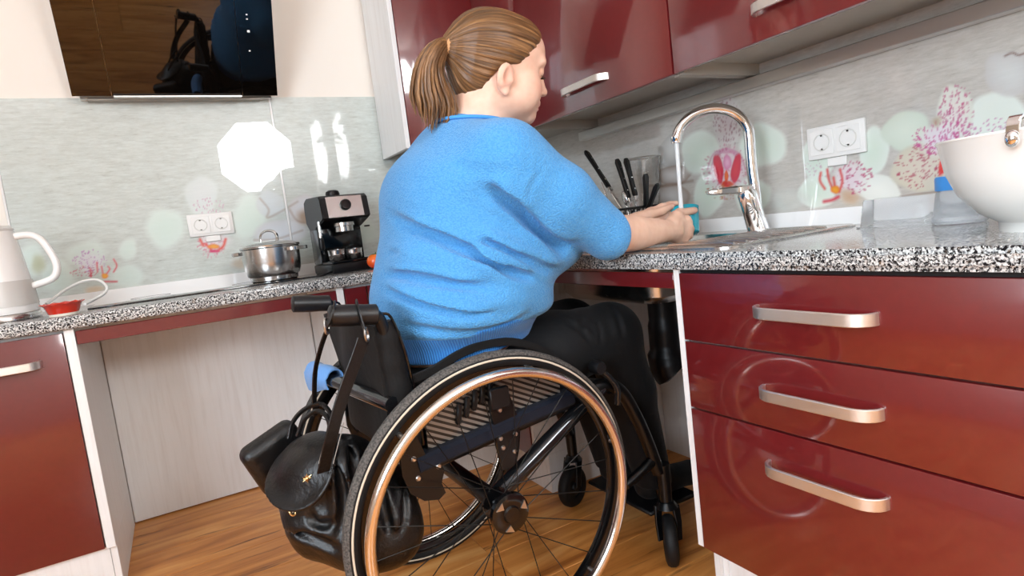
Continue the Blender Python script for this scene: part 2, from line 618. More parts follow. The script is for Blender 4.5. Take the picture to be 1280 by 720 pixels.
def paint_right(p):
    # pebbles behind the draining rack
    p.petal(828, 250, 52, 26, 0, (168, 152, 138), (176, 166, 156), 0.5, 0.6)
    p.petal(838, 190, 16, 22, 10, (214, 214, 210), (170, 164, 158))
    p.petal(842, 219, 24, 13, -6, (222, 218, 214), (150, 128, 112))
    p.petal(838, 245, 27, 16, 4, (224, 220, 216), (152, 130, 114))
    p.stroke([(812, 232), (835, 232), (866, 226)], 1.6, (128, 98, 78), 0.6)
    # first flower
    for a in ((874, 190, 26, 30, 20), (952, 182, 34, 30, -15), (886, 243, 22, 30, 15), (940, 244, 26, 24, -20)):
        p.petal(*a, MINT, MINT2, 0.18, 0.95)
    p.petal(909, 152, 21, 36, 0, (206, 190, 192), (206, 204, 198), 0.2)
    p.dots(909, 155, 18, 32, 0, 120, 1.3, (150, 96, 104), (910, 210), 0.6)
    p.petal(908, 212, 30, 34, 0, (226, 196, 206), (214, 200, 200), 0.4, 0.8)
    p.dots(908, 215, 30, 34, 0, 130, 1.4, MAG, (910, 212), 0.5)
    for k, w in ((30, 1.2), (24, 1.2), (18, 1.4)):
        p.stroke([(908 - k * .8, 212), (908 - k * .55, 193), (908, 186 + (30 - k) * .4), (908 + k * .55, 193), (908 + k * .8, 212)], w, (188, 84, 140), 0.55)
    p.petal(898, 211, 6.5, 21, -8, (214, 40, 64), (190, 34, 70), 0.2)
    p.petal(920, 211, 6.5, 21, 10, (214, 40, 64), (190, 34, 70), 0.2)
    p.petal(909, 203, 6, 11, 0, (226, 170, 196), (200, 90, 140), 0.3)
    p.petal(909, 230, 9, 5, 0, (196, 40, 50), (214, 92, 50), 0.3)
    p.petal(908, 220, 3, 8, 0, (228, 120, 60), (220, 60, 50), 0.3)
    p.dots(908, 240, 26, 9, 0, 60, 1.3, (178, 120, 70), None, 0.6)
    # second flower, under the socket
    for a in ((1024, 196, 24, 30, 15), (1092, 190, 20, 34, 10), (1020, 240, 26, 22, -10)):
        p.petal(*a, MINT, MINT2, 0.15, 0.95)
    p.petal(1096, 236, 33, 19, 12, (236, 238, 230), (226, 228, 220), 0.12)
    p.petal(1062, 225, 26, 30, 0, (232, 214, 222), (224, 226, 218), 0.4, 0.85)
    p.petal(1062, 246, 20, 13, 25, (190, 150, 110), (214, 206, 190), 0.5, 0.8)
    p.dots(1072, 222, 22, 22, 0, 90, 1.4, MAG, (1042, 232), 0.7)
    p.dots(1030, 208, 24, 16, 0, 50, 1.0, (196, 150, 172), (1042, 232), 0.6)
    for st in ([(1026, 216), (1025, 226), (1031, 236)], [(1034, 212), (1036, 224), (1040, 234)], [(1050, 212), (1053, 226), (1049, 240)], [(1042, 222), (1044, 236)]):
        p.stroke(st, 2.2, (214, 60, 50), 0.9)
    p.petal(1044, 237, 7, 6, 0, YEL, (224, 110, 50), 0.3)
    p.stroke([(1030, 252), (1040, 250), (1048, 246)], 2.8, (204, 44, 74))
    # third flower, behind the bowl
    p.petal(1132, 164, 34, 27, -12, (220, 229, 214), (206, 216, 200), 0.15, 0.95)
    p.petal(1248, 150, 46, 36, 15, (222, 230, 220), (226, 232, 224), 0.15, 0.95)
    p.petal(1193, 146, 25, 42, 0, (224, 216, 210), (214, 218, 206), 0.15)
    p.petal(1152, 210, 44, 33, -8, (218, 206, 190), (206, 202, 182), 0.15)
    p.petal(1174, 174, 30, 24, -20, (226, 214, 222), (222, 220, 214), 0.4, 0.9)
    p.dots(1195, 142, 22, 38, 0, 190, 1.4, (186, 74, 124), (1188, 196), 0.75)
    p.dots(1155, 208, 38, 28, -8, 150, 1.5, (176, 64, 92), (1184, 194), 0.75)
    p.dots(1178, 172, 38, 22, 0, 120, 1.7, (196, 70, 140), (1186, 196), 0.8)
    p.dots(1235, 160, 30, 12, -10, 40, 1.4, (190, 100, 160), (1186, 196), 0.7)
    p.petal(1180, 204, 7, 18, 15, (222, 70, 40), (214, 50, 60), 0.3)
    p.petal(1171, 152, 8, 10, 30, (176, 150, 116), (200, 186, 160), 0.6, 0.7)
    p.stroke([(1125, 246), (1145, 243), (1170, 240)], 2.0, (132, 104, 92), 0.7)
    p.petal(1262, 92, 38, 30, 0, (214, 216, 214), (196, 192, 190), 0.15, 0.8)
    p.stroke([(1256, 70), (1266, 66), (1274, 69), (1290, 62)], 2.0, (120, 86, 76), 0.8)
    p.petal(985, 250, 30, 18, 0, (212, 216, 208), (204, 204, 198), 0.4, 0.6)

def paint_back(p):
    # left flower beside the kettle
    for a in ((160, 312, 13, 17, 20), (108, 318, 30, 20, -10), (72, 345, 26, 26, 0), (160, 345, 24, 17, 0), (40, 325, 18, 26, 0)):
        p.petal(*a, (214, 230, 221), (218, 228, 222), 0.35, 0.8)
    p.petal(48, 330, 12, 16, 0, (176, 178, 140), (206, 214, 196), 0.5, 0.8)
    p.petal(112, 328, 22, 18, 0, (228, 222, 232), (224, 230, 228), 0.5, 0.8)
    p.dots(112, 326, 22, 14, 0, 110, 0.9, (190, 130, 190), (130, 345), 0.7)
    p.dots(105, 340, 18, 7, 0, 50, 0.9, (196, 80, 110), (130, 345), 0.7)
    for st in ([(121, 328), (122, 340)], [(127, 333), (129, 344)], [(135, 333), (137, 337), (130, 346)], [(142, 324), (146, 332), (142, 340)], [(113, 336), (114, 346)]):
        p.stroke(st, 1.5, (214, 64, 84), 0.9)
    p.petal(131, 345, 5, 4, 0, YEL, (230, 130, 60), 0.3)
    p.stroke([(130, 352), (146, 352)], 1.9, (206, 50, 74))
    p.petal(118, 362, 16, 6, -10, (206, 182, 150), (220, 206, 186), 0.5, 0.8)
    # flower behind the socket
    p.petal(207, 285, 28, 29, 0, (212, 230, 220), (218, 229, 222), 0.3, 0.9)
    p.petal(252, 245, 22, 28, 0, (222, 226, 226), (214, 222, 218), 0.2, 0.8)
    p.petal(312, 272, 26, 36, 10, (213, 230, 219), (217, 227, 220), 0.35, 0.9)
    p.petal(268, 300, 24, 18, 0, (232, 214, 220), (226, 226, 222), 0.5, 0.8)
    p.dots(262, 258, 20, 12, 0, 60, 0.9, (200, 140, 170), (268, 300), 0.7)
    p.dots(264, 308, 18, 14, 0, 90, 1.0, (208, 110, 140), (268, 303), 0.6)
    for st in ([(250, 299), (254, 307)], [(257, 305), (264, 312)], [(282, 299), (279, 308), (272, 313)]):
        p.stroke(st, 2.4, (220, 70, 56))
    p.petal(267, 308, 9, 3.5, 0, YEL, (222, 100, 60), 0.3)
    p.petal(268, 314, 9, 2.5, 0, (206, 60, 110), None, 0.4)
    # branch and blossoms behind the pot and the coffee machine
    p.petal(352, 292, 36, 20, -8, (222, 226, 232), (206, 204, 204), 0.2, 0.9)
    p.petal(380, 262, 22, 20, 0, (220, 222, 228), (204, 200, 198), 0.2, 0.9)
    p.petal(338, 255, 20, 18, 20, (214, 222, 226), (206, 212, 212), 0.2, 0.8)
    p.petal(382, 272, 16, 12, 30, (176, 148, 122), (200, 184, 168), 0.6, 0.9)
    for st in ([(325, 248), (336, 262), (334, 272), (352, 264), (372, 252)], [(362, 262), (372, 276), (392, 280)], [(318, 300), (345, 299), (378, 288)], [(300, 325), (312, 308), (330, 318)]):
        p.stroke(st, 2.0, TWIG, 0.42)
    p.petal(300, 330, 16, 9, 10, (206, 186, 160), (214, 206, 196), 0.6, 0.7)
    p.petal(390, 335, 46, 16, -8, (204, 192, 180), (206, 204, 198), 0.6, 0.7)
    p.petal(455, 290, 22, 20, 0, (212, 228, 214), (214, 222, 214), 0.4, 0.8)

UPS = 0.866
splash_panel('splashback_panel', wall_right, 1, XR - 0.006, 0.34, 2.624, UPS - 0.003, 1.30, 0.003, paint_right, (203, 198, 191))
splash_panel('splashback_panel', wall_right, 1, XR - 0.006, -0.62, 0.339, UPS - 0.003, 1.30, 0.08, None, (203, 198, 191))
splash_panel('splashback_panel', wall_back, 0, YB - 0.006, -0.448, 0.4365, UPS - 0.003, 1.545, 0.0034, paint_back, (208, 215, 210))
splash_panel('splashback_panel', wall_back, 0, YB - 0.006, 0.4465, XR - 0.007, UPS - 0.003, 1.545, 0.0034, paint_back, (208, 215, 210))
MB().box((0.437, YB - 0.009, UPS), (0.446, YB, 1.545), 0.002, 1).build('joint_strip', 'white_gloss', wall_back)
MB().box((-0.456, YB - 0.009, UPS), (-0.4485, YB, 1.545), 0.002, 1).build('joint_strip', 'white_gloss', wall_back)

# white upstand along the worktops
struct(MB().prism([(YB - 0.0, WT), (YB - 0.022, WT), (YB - 0.014, UPS), (YB, UPS)], XL, XR, 'x', 0.0).build('trim_1', 'white_gloss'))
struct(MB().prism([(XR, WT), (XR - 0.022, WT), (XR - 0.014, UPS), (XR, UPS)], -0.62, YB - 0.023, 'y', 0.0).build('trim_2', 'white_gloss'))

# ================================================================ fitted kitchen
def bow_handle(p0, p1, out, name='handle', parent=None, material='handle_metal', depth=0.032, h=0.022, t=0.007, off=(0, 0, 0)):
    """flat bow handle between two fixing points p0, p1 standing out along 'out'"""
    p0, p1, out = Vector(p0), Vector(p1), Vector(out)
    d = (p1 - p0).normalized(); Ln = (p1 - p0).length
    pts = []
    for k in range(7):
        a = math.pi / 2 * k / 6
        pts.append(p0 + d * (0.036 * (1 - math.cos(a))) + out * (depth * math.sin(a)))
    for k in range(1, 6):
        pts.append(p0 + d * (0.036 + (Ln - 0.072) * k / 6) + out * depth)
    for k in range(7):
        a = math.pi / 2 * (1 - k / 6)
        pts.append(p1 - d * (0.036 * (1 - math.cos(a))) + out * (depth * math.sin(a)))
    m = MB(off)
    m.tube(pts, 1.0, flat=(t, h), up=(0, 0, 1))
    return m.build(name, material, parent)

# ---- drawer unit on the sink run
dy0, dy1 = 0.350, 0.986
t = thing('drawer_cabinet', 'glossy dark red base cabinet with three wide drawers beside the sink knee space', 'cabinet', (XF + 0.3, (dy0 + dy1) / 2, 0))
O = t.location
c = MB(O)
c.box((XF + 0.004, dy1 + 0.004, 0.137), (XR - 0.02, dy1 + 0.020, WB))         # pale side panel whose edge shows
c.box((XF + 0.05, dy1 + 0.004, 0.0), (XR - 0.02, dy1 + 0.020, 0.137))
c.build('side_panel', 'pale_wood', t)
c = MB(O)
c.box((XF + 0.022, dy0, 0.14), (XR - 0.02, dy1 + 0.003, WB - 0.002))
c.build('carcass', 'pale_wood', t)
MB(O).box((XF + 0.065, dy0, 0.0), (XF + 0.081, dy1 + 0.003, 0.139)).build('plinth', 'pale_wood', t)
MB(O).box((XF + 0.06, dy1 - 0.012, 0.0), (XF + 0.064, dy1 + 0.003, 0.139)).build('plinth_end', 'pale_wood', t)
for z0, z1 in ((0.6285, 0.777), (0.4745, 0.6245), (0.1390, 0.4705)):
    f = MB(O).box((XF, dy0 + 0.002, z0), (XF + 0.019, dy1, z1), 0.0016, 2).build('drawer_front', 'red_gloss', t)
    hz = {0.6285: 0.7085, 0.4745: 0.551, 0.1390: 0.399}[z0]
    bow_handle((XF, 0.785, hz), (XF, 0.559, hz), (-1, 0, 0), 'handle', f, off=O)
MB(O).box((XF + 0.008, dy0, 0.7775), (XF + 0.024, dy1 + 0.003, WB)).build('shadow_gap', 'black_gap', t)

# ---- neighbour beyond the frame's right edge
t = thing('base_cabinet', 'glossy dark red base cabinet with a single door right of the drawer unit', 'cabinet', (XF + 0.3, 0.08, 0))
O = t.location
MB(O).box((XF + 0.022, -0.22, 0.14), (XR - 0.02, 0.348, WB - 0.002)).build('carcass', 'pale_wood', t)
f = MB(O).box((XF, -0.218, 0.139), (XF + 0.019, 0.348, 0.777), 0.0016, 2).build('door', 'red_gloss', t)
bow_handle((XF, 0.19, 0.7085), (XF, -0.03, 0.7085), (-1, 0, 0), 'handle', f, off=O)
MB(O).box((XF + 0.065, -0.22, 0.0), (XF + 0.081, 0.348, 0.139)).build('plinth', 'pale_wood', t)

# ---- knee space under the sink
ky = 1.735
t = thing('knee_space_panel', 'pale wood end panel at the left of the open knee space under the sink', 'panel', (XF + 0.3, ky, 0))
O = t.location
MB(O).box((XF + 0.004, ky - 0.009, 0.137), (XR - 0.024, ky + 0.009, WB - 0.001)).build('upper_board', 'pale_wood', t)
MB(O).box((XF + 0.05, ky - 0.009, 0.0), (XR - 0.024, ky + 0.009, 0.136)).build('lower_board', 'pale_wood', t)
MB().box((XR - 0.021, 1.0065, 0.0), (XR - 0.003, 2.05, WB - 0.002)).build('back_board', 'pale_wood')
tag(bpy.data.objects['back_board'], 'pale wood board closing the back of the knee space under the sink', 'panel')
tag(MB().box((XF + 0.004, 1.008, 0.741), (XF + 0.020, ky - 0.011, 0.777), 0.0015, 1).build('apron_rail', 'red_gloss'), 'narrow dark red rail under the sink worktop above the knees', 'rail')

# ---- corner unit: pale strip, red filler fronts on both runs
t = thing('corner_cabinet', 'dark red corner base cabinet between the sink run and the cooker run', 'cabinet', (1.25, 2.3, 0))
O = t.location
MB(O).box((XF + 0.022, ky + 0.011, 0.14), (XR - 0.022, YB - 0.01, WB - 0.002)).build('carcass', 'pale_wood', t)
MB(O).box((0.489, YL + 0.022, 0.14), (XF + 0.02, YB - 0.01, WB - 0.002)).build('carcass', 'pale_wood', t)
MB(O).box((XF, ky + 0.012, 0.139), (XF + 0.019, YL - 0.003, 0.777), 0.0015, 1).build('filler_front', 'red_gloss', t)
MB(O).box((0.492, YL, 0.139), (0.566, YL + 0.019, 0.777), 0.0015, 1).build('filler_front', 'red_gloss', t)
MB(O).box((0.571, YL, 0.139), (XF - 0.003, YL + 0.019, 0.777), 0.0015, 1).build('door', 'red_gloss', t)
MB(O).box((XF + 0.05, ky + 0.012, 0.0), (XF + 0.066, YL + 0.04, 0.139)).build('plinth', 'pale_wood', t)
MB(O).box((0.492, YL + 0.05, 0.0), (XF + 0.049, YL + 0.066, 0.139)).build('plinth', 'pale_wood', t)

# ---- back run: open knee space between two pale panels
t = thing('knee_space_panel', 'pale wood end panel at the right of the open space under the hob', 'panel', (0.477, YL + 0.3, 0))
O = t.location
MB(O).box((0.465, YL - 0.001, 0.137), (0.488, YB - 0.03, WB - 0.001), 0.001, 1).build('upper_board', 'pale_wood', t)
MB(O).box((0.465, YL + 0.05, 0.0), (0.488, YB - 0.03, 0.136)).build('lower_board', 'pale_wood', t)
MB().box((-0.262, YB - 0.024, 0.006), (0.463, YB - 0.004, WB - 0.002)).build('back_board', 'pale_wood')
tag(bpy.data.objects['back_board.001'], 'pale wood board closing the back of the open space under the hob', 'panel')
tag(MB().box((-0.262, YL + 0.002, 0.739), (0.464, YL + 0.020, 0.777), 0.0015, 1).build('apron_rail', 'red_gloss'), 'long narrow dark red rail under the hob worktop', 'rail')

t = thing('base_cabinet', 'dark red base cabinet with one door under the white kettle', 'cabinet', (-0.59, YL + 0.3, 0))
O = t.location
MB(O).box((-0.288, YL - 0.001, 0.143), (-0.264, YB - 0.03, WB - 0.001), 0.001, 1).build('side_panel', 'pale_wood', t)
MB(O).box((-0.281, YL + 0.012, 0.0), (-0.264, YB - 0.03, 0.1425), 0.001, 1).build('side_panel', 'pale_wood', t)
MB(O).box((-0.89, YL + 0.022, 0.15), (-0.289, YB - 0.03, WB - 0.002)).build('carcass', 'pale_wood', t)
f = MB(O).box((-0.89, YL, 0.145), (-0.2915, YL + 0.019, 0.777), 0.0016, 2).build('door', 'red_gloss', t)
bow_handle((-0.58, YL, 0.703), (-0.350, YL, 0.703), (0, -1, 0), 'handle', f, off=O)
MB(O).box((-0.89, YL + 0.014, 0.0), (-0.2825, YL + 0.03, 0.144)).build('plinth', 'pale_wood', t)
t = thing('base_cabinet', 'dark red base cabinet left of the one under the kettle', 'cabinet', (-1.2, YL + 0.3, 0))
O = t.location
MB(O).box((-1.495, YL + 0.022, 0.15), (-0.892, YB - 0.03, WB - 0.002)).build('carcass', 'pale_wood', t)
f = MB(O).box((-1.495, YL, 0.145), (-0.894, YL + 0.019, 0.777), 0.0016, 2).build('door', 'red_gloss', t)
bow_handle((-1.30, YL, 0.703), (-1.08, YL, 0.703), (0, -1, 0), 'handle', f, off=O)
MB(O).box((-1.495, YL + 0.014, 0.0), (-0.892, YL + 0.03, 0.144)).build('plinth', 'pale_wood', t)

# ---- worktops
def rounded_slab(m, lo, hi):
    m.box(lo, hi, 0.006, 3)
w = MB()
w.box((XL + 0.25, YL - 0.018, WB), (XR - 0.003, YB - 0.003, WT), 0.006, 3)
tag(w.build('worktop', 'granite'), 'speckled grey granite worktop along the back wall under the hob and coffee machine', 'worktop')
# sink worktop: hole for the basin
sy0, sy1, sx0, sx1 = 0.89, 1.74, 1.015, 1.495
by0, by1, bx0, bx1 = 1.16, 1.66, 1.05, 1.42
w = MB()
ys = [-0.62, by0, by1, YL - 0.019]
xs = [XF - 0.016, bx0, bx1, XR - 0.003]
b = bmesh.new()
gv = {}
for k, z in enumerate((WB, WT)):
    for i, x in enumerate(xs):
        for j, yy in enumerate(ys):
            gv[i, j, k] = b.verts.new((x, yy, z))
for i in range(3):
    for j in range(3):
        if (i, j) == (1, 1): continue
        for k in (0, 1):
            q = [gv[i, j, k], gv[i + 1, j, k], gv[i + 1, j + 1, k], gv[i, j + 1, k]]
            b.faces.new(q if k else q[::-1])
for j in range(3):
    b.faces.new([gv[0, j, 0], gv[0, j, 1], gv[0, j + 1, 1], gv[0, j + 1, 0]]); b.faces.new([gv[3, j, 0], gv[3, j + 1, 0], gv[3, j + 1, 1], gv[3, j, 1]])
for i in range(3):
    b.faces.new([gv[i, 0, 0], gv[i + 1, 0, 0], gv[i + 1, 0, 1], gv[i, 0, 1]]); b.faces.new([gv[i, 3, 0], gv[i, 3, 1], gv[i + 1, 3, 1], gv[i + 1, 3, 0]])
b.faces.new([gv[1, 1, 0], gv[1, 1, 1], gv[1, 2, 1], gv[1, 2, 0]]); b.faces.new([gv[2, 1, 0], gv[2, 2, 0], gv[2, 2, 1], gv[2, 1, 1]])
b.faces.new([gv[1, 1, 0], gv[2, 1, 0], gv[2, 1, 1], gv[1, 1, 1]]); b.faces.new([gv[1, 2, 0], gv[1, 2, 1], gv[2, 2, 1], gv[2, 2, 0]])
bmesh.ops.recalc_face_normals(b, faces=list(b.faces))
ed = [e for e in b.edges if all(abs(v.co.x - xs[0]) < 1e-6 for v in e.verts) and abs(e.verts[0].co.z - e.verts[1].co.z) < 1e-6]
bmesh.ops.bevel(b, geom=ed, offset=0.010, segments=4, affect='EDGES')
me = bpy.data.meshes.new('worktop'); b.to_mesh(me); b.free()
for p in me.polygons: p.use_smooth = True
tag(link('worktop', me, 'granite'), 'speckled grey granite worktop along the sink wall above the drawers', 'worktop')

# ---- stainless inset sink with drainer
t = thing('kitchen_sink', 'stainless steel inset sink with ribbed drainer in the granite worktop', 'sink', (1.25, 1.3, WT))
O = t.location
def rrect(x0, y0, x1, y1, r, n=6):
    pts = []
    for cx, cy, a0 in ((x1 - r, y1 - r, 0), (x0 + r, y1 - r, 90), (x0 + r, y0 + r, 180), (x1 - r, y0 + r, 270)):
        for k in range(n + 1):
            a = math.radians(a0 + 90 * k / n)
            pts.append((cx + r * math.cos(a), cy + r * math.sin(a)))
    return pts
def loops_mesh(m, loops, closed_end=None):
    n = len(loops[0])
    verts = [p for lp in loops for p in lp]
    faces = []
    for i in range(len(loops) - 1):
        for j in range(n):
            k = (j + 1) % n
            faces.append((i * n + j, i * n + k, (i + 1) * n + k, (i + 1) * n + j))
    if closed_end:
        faces.append(tuple((len(loops) - 1) * n + j for j in range(n)))
    m._add(verts, faces, True)
outer = rrect(sx0, sy0, sx1, sy1, 0.05)
inner = rrect(bx0 + 0.006, by0 + 0.006, bx1 - 0.006, by1 - 0.006, 0.06)
m = MB(O)
def ring(pts, z): return [(p[0], p[1], z) for p in pts]
def shrink(pts, d, c):
    return [(c[0] + (p[0] - c[0]) * (1 - d), c[1] + (p[1] - c[1]) * (1 - d)) for p in pts]
cc = ((sx0 + sx1) / 2, (sy0 + sy1) / 2)
loops_mesh(m, [ring(outer, WT + 0.0003), ring(outer, WT + 0.003), ring(shrink(outer, 0.012, cc), WT + 0.0055), ring(shrink(outer, 0.03, cc), WT + 0.004), ring(inner, WT + 0.003)])
m.build('rim', 'steel_sink', t)
m = MB(O)
bc = ((bx0 + bx1) / 2, (by0 + by1) / 2)
loops_mesh(m, [ring(inner, WT + 0.003), ring(shrink(inner, 0.02, bc), WT - 0.01), ring(shrink(inner, 0.06, bc), WT - 0.13), ring(shrink(inner, 0.16, bc), WT - 0.15)], True)
m.build('basin', 'steel_sink', t)
for k in range(9):
    x = 1.075 + k * 0.041
    MB(O).tube([(x, 0.93, WT + 0.0045), (x, 0.96, WT + 0.0068), (x, 1.10, WT + 0.0068), (x, 1.13, WT + 0.0045)], 0.004, 8).build('drainer_rib', 'steel_sink', t)
# drain trap and hoses below
t = thing('drain_trap', 'black plastic drain trap hanging below the sink by the drawer unit', 'drain', (1.30, 1.42, 0.42))
O = t.location
MB(O).tube(catmull([(1.30, 1.42, 0.66), (1.30, 1.42, 0.56), (1.30, 1.42, 0.47), (1.30, 1.41, 0.42), (1.31, 1.40, 0.40)], 5), [0.045] * 5 + [0.05] * 5 + [0.06] * 5 + [0.058] * 3 + [0.04, 0.02, 0.004], 16).build('bottle', 'black_plastic', t)
MB(O).tube(catmull([(1.33, 1.43, 0.57), (1.42, 1.45, 0.57), (1.48, 1.47, 0.56), (1.525, 1.48, 0.55)], 5), 0.024, 12).build('waste_pipe', 'black_plastic', t)

# ---- mixer tap
fx, fy = 1.452, 1.166
t = thing('kitchen_tap', 'chrome mixer tap with tall arched spout and flat side lever at the sink', 'tap', (fx, fy, WT))
O = t.location
MB(O).lathe((fx, fy, WT + 0.002), [(0, 0), (0.030, 0.0), (0.030, 0.006), (0.026, 0.010)], 24).build('base_flange', 'chrome', t)
lean = Vector((-0.035, 0.0, 0.105))
bt = Vector((fx, fy, WT + 0.006)) + lean
MB(O).tube([(fx, fy, WT + 0.006), Vector((fx, fy, WT + 0.006)) + lean * 0.5, bt, bt + lean * 0.12], [0.029, 0.0275, 0.0265, 0.018], 24).build('body', 'chrome', t)
sp = Vector((1.300, 1.2975, 1.112))
top = []
b0 = Vector((fx + 0.002, fy, WT + 0.03))
dirh = Vector((sp.x - b0.x, sp.y - b0.y, 0)); Lh = dirh.length; dirh.normalize()
prof = [(0.0, 0.0), (0.012, 0.10), (0.010, 0.18), (-0.006 + 0.012, 0.215)]
arc = [b0, b0 + Vector((0, 0, 0.08)) + dirh * 0.002, b0 + Vector((0, 0, 0.155)) + dirh * 0.006]
cR = (Lh - 0.006) / 2
zc = sp.z + 0.012
for k in range(13):
    a = math.pi * (1 - k / 12 * 0.97)
    q = b0 + dirh * (0.006 + cR + cR * math.cos(a))
    arc.append(Vector((q.x, q.y, max(zc - 0.03 + 0.085 * math.sin(a) * 1.0, 0) + 0.0)))
arc = [p for p in arc]
arc.append(sp + Vector((0, 0, 0.0)))
path = catmull(arc, 4)
MB(O).tube(path, [0.0150] * (len(path) - 6) + [0.0145] * 6, 16).build('spout', 'chrome', t)
MB(O).lathe(sp + Vector((0, 0, -0.012)), [(0.0, 0.0), (0.012, 0.0), (0.0148, 0.004), (0.0148, 0.018)], 20).build('aerator', 'chrome', t)
lv0 = bt + Vector((0.01, 0.0, 0.012))
lt = Vector(on_y(884, 241, 1.215))
m = MB(O)
ax = (lt - lv0)
pts = [lv0 + ax * k for k in (-0.06, 0.1, 0.35, 0.7, 0.95, 1.0)]
m.tube(pts, [0.7, 1.0, 1.0, 0.85, 0.6, 0.3], flat=(0.040, 0.022), up=(0, 0, 1))
m.build('lever', 'chrome', t)

# running water
wpath = [sp + Vector((0, 0, -0.012)), (sp.x + 0.0, sp.y + 0.002, 1.03), (sp.x, sp.y + 0.004, 0.96), (sp.x, sp.y + 0.005, 0.9085)]
mat('water_jet', (0.95, 0.97, 0.98, 1), 0.15, trans=0.35, ior=1.33)
tag(MB().tube(catmull(wpath, 4), [0.0068, 0.0066, 0.0062, 0.006, 0.0058, 0.0058, 0.0056, 0.0056, 0.0058, 0.006, 0.0062, 0.0066, 0.0068], 12).build('water_stream', 'water_jet'), 'thin stream of water falling from the tap spout', 'water')

# ---- wall cabinets on the sink wall (lift doors)
def wall_cabinet(y0, y1, label, z0=UZ, z1=1.735, handle=True, xf=UXF):
    t = thing('wall_cabinet', label, 'cabinet', ((xf + XR) / 2, (y0 + y1) / 2, z0), group=None)
    O = t.location
    MB(O).box((xf + 0.022, y0, z0 - 0.004), (XR - 0.001, y0 + 0.017, z1)).build('side_panel', 'grey_board', t)
    MB(O).box((xf + 0.022, y1 - 0.017, z0 - 0.004), (XR - 0.001, y1, z1)).build('side_panel', 'grey_board', t)
    MB(O).box((xf + 0.022, y0 + 0.017, z0 + 0.028), (XR - 0.001, y1 - 0.017, z0 + 0.045)).build('bottom_board', 'grey_board', t)
    MB(O).box((xf + 0.022, y0 + 0.017, z1 - 0.018), (XR - 0.001, y1 - 0.017, z1)).build('top_board', 'grey_board', t)
    d = MB(O).box((xf, y0 + 0.002, z0), (xf + 0.019, y1 - 0.002, z1), 0.0016, 2).build('door', 'red_gloss', t)
    if handle:
        c = (y0 + y1) / 2
        bow_handle((xf, c + 0.113, z0 + 0.066), (xf, c - 0.113, z0 + 0.066), (-1, 0, 0), 'handle', d, 'white_gloss' if False else 'handle_metal', off=O)
    return t
wall_cabinet(1.221, 1.981, 'dark red wall cabinet with silver bow handle beside the head of the person')
wall_cabinet(0.461, 1.219, 'dark red wall cabinet above the right wall socket')
wall_cabinet(-0.30, 0.459, 'dark red wall cabinet furthest right above the white bowl')
wall_cabinet(1.221, 1.981, 'dark red upper wall cabinet stacked above the cabinet beside the head of the person', 1.7375, 2.20)
wall_cabinet(0.461, 1.219, 'dark red upper wall cabinet stacked above the right socket cabinet', 1.7375, 2.20)
wall_cabinet(-0.30, 0.459, 'dark red upper wall cabinet stacked furthest right', 1.7375, 2.20)
# filler between the corner cabinet and the sink wall row
t = thing('wall_cabinet', 'dark red corner wall cabinet with pale side above the coffee machine', 'cabinet', (1.2, 2.47, UZ))
O = t.location
MB(O).box((0.874, UYF + 0.004, UZ + 0.003), (0.893, YB - 0.010, 2.20), 0.001, 1).build('side_panel', 'pale_wood', t)
MB(O).box((0.894, UYF + 0.022, UZ + 0.02), (XR - 0.010, YB - 0.012, UZ + 0.04)).build('bottom_board', 'grey_board', t)
MB(O).box((0.894, UYF + 0.022, 2.18), (XR - 0.010, YB - 0.012, 2.20)).build('top_board', 'grey_board', t)
MB(O).box((0.895, UYF, UZ + 0.003), (UXF + 0.02, UYF + 0.019, 2.20), 0.0016, 2).build('door', 'red_gloss', t)
MB(O).box((UXF + 0.002, 1.984, UZ), (UXF + 0.020, UYF - 0.002, 2.20), 0.0016, 2).build('filler_front', 'red_gloss', t)
MB(O).box((UXF + 0.022, 1.984, UZ + 0.02), (XR - 0.010, UYF + 0.02, UZ + 0.04)).build('bottom_board', 'grey_board', t)
# rail on the wall under the cabinets
tag(MB().box((XR - 0.045, -0.30, 1.228), (XR - 0.0065, 2.05, 1.262), 0.002, 1).build('wall_rail', 'alu'), 'long grey metal rail fixed to the wall under the right wall cabinets', 'rail')

# ---- cooker hood: dark glass leaning into the room
hx0, hx1 = -0.205, 0.463
h0, h1 = Vector((0, 2.555, 1.535)), Vector((0, 2.25, 2.09))
t = thing('cooker_hood', 'slanted black glass cooker hood on the wall above the hob', 'hood', ((hx0 + hx1) / 2, 2.5, 1.53))
O = t.location
sl = (h1 - h0).normalized(); nrm = Vector((0, -sl.z, sl.y))
m = MB(O)
m.prism([(YB - 0.004, 1.534), (2.59, 1.534), (2.58, 1.545), (h1.y + 0.03, h1.z), (YB - 0.004, h1.z)], hx0 + 0.02, hx1 - 0.02, 'x')
m.build('housing', 'alu', t)
cuts = [hx0, hx0 + 0.116, hx1 - 0.127, hx1]
for k in range(3):
    a, b_ = cuts[k] + 0.0008, cuts[k + 1] - 0.0008
    q = [h0, h1, h1 - nrm * 0.007, h0 - nrm * 0.007]
    MB(O).prism([(p.y, p.z) for p in q], a, b_, 'x').build('glass_panel', 'hood_glass', t)
gl = h0 + sl * 0.006
MB(O).box((cuts[1] + 0.005, 2.540, 1.5275), (cuts[2] - 0.005, 2.556, 1.5335), 0.001, 1).build('air_inlet_trim', 'alu', t)
MB(O).box((hx0 + 0.04, 2.585, 1.528), (hx1 - 0.06, YB - 0.01, 1.5335)).build('filter', 'grey_board', t)
for k, s_ in ((0.075, 1), (0.145, 2.4), (0.185, 1), (0.200, 1)):
    q = h0 + sl * (k + 0.09) + nrm * 0.0004
    MB(O).box((hx1 - 0.092, q.y - 0.0006, q.z - 0.0025 * s_), (hx1 - 0.088 + 0.002 * s_, q.y + 0.0006, q.z + 0.0025 * s_)).build('control_mark', 'mark_print', t)

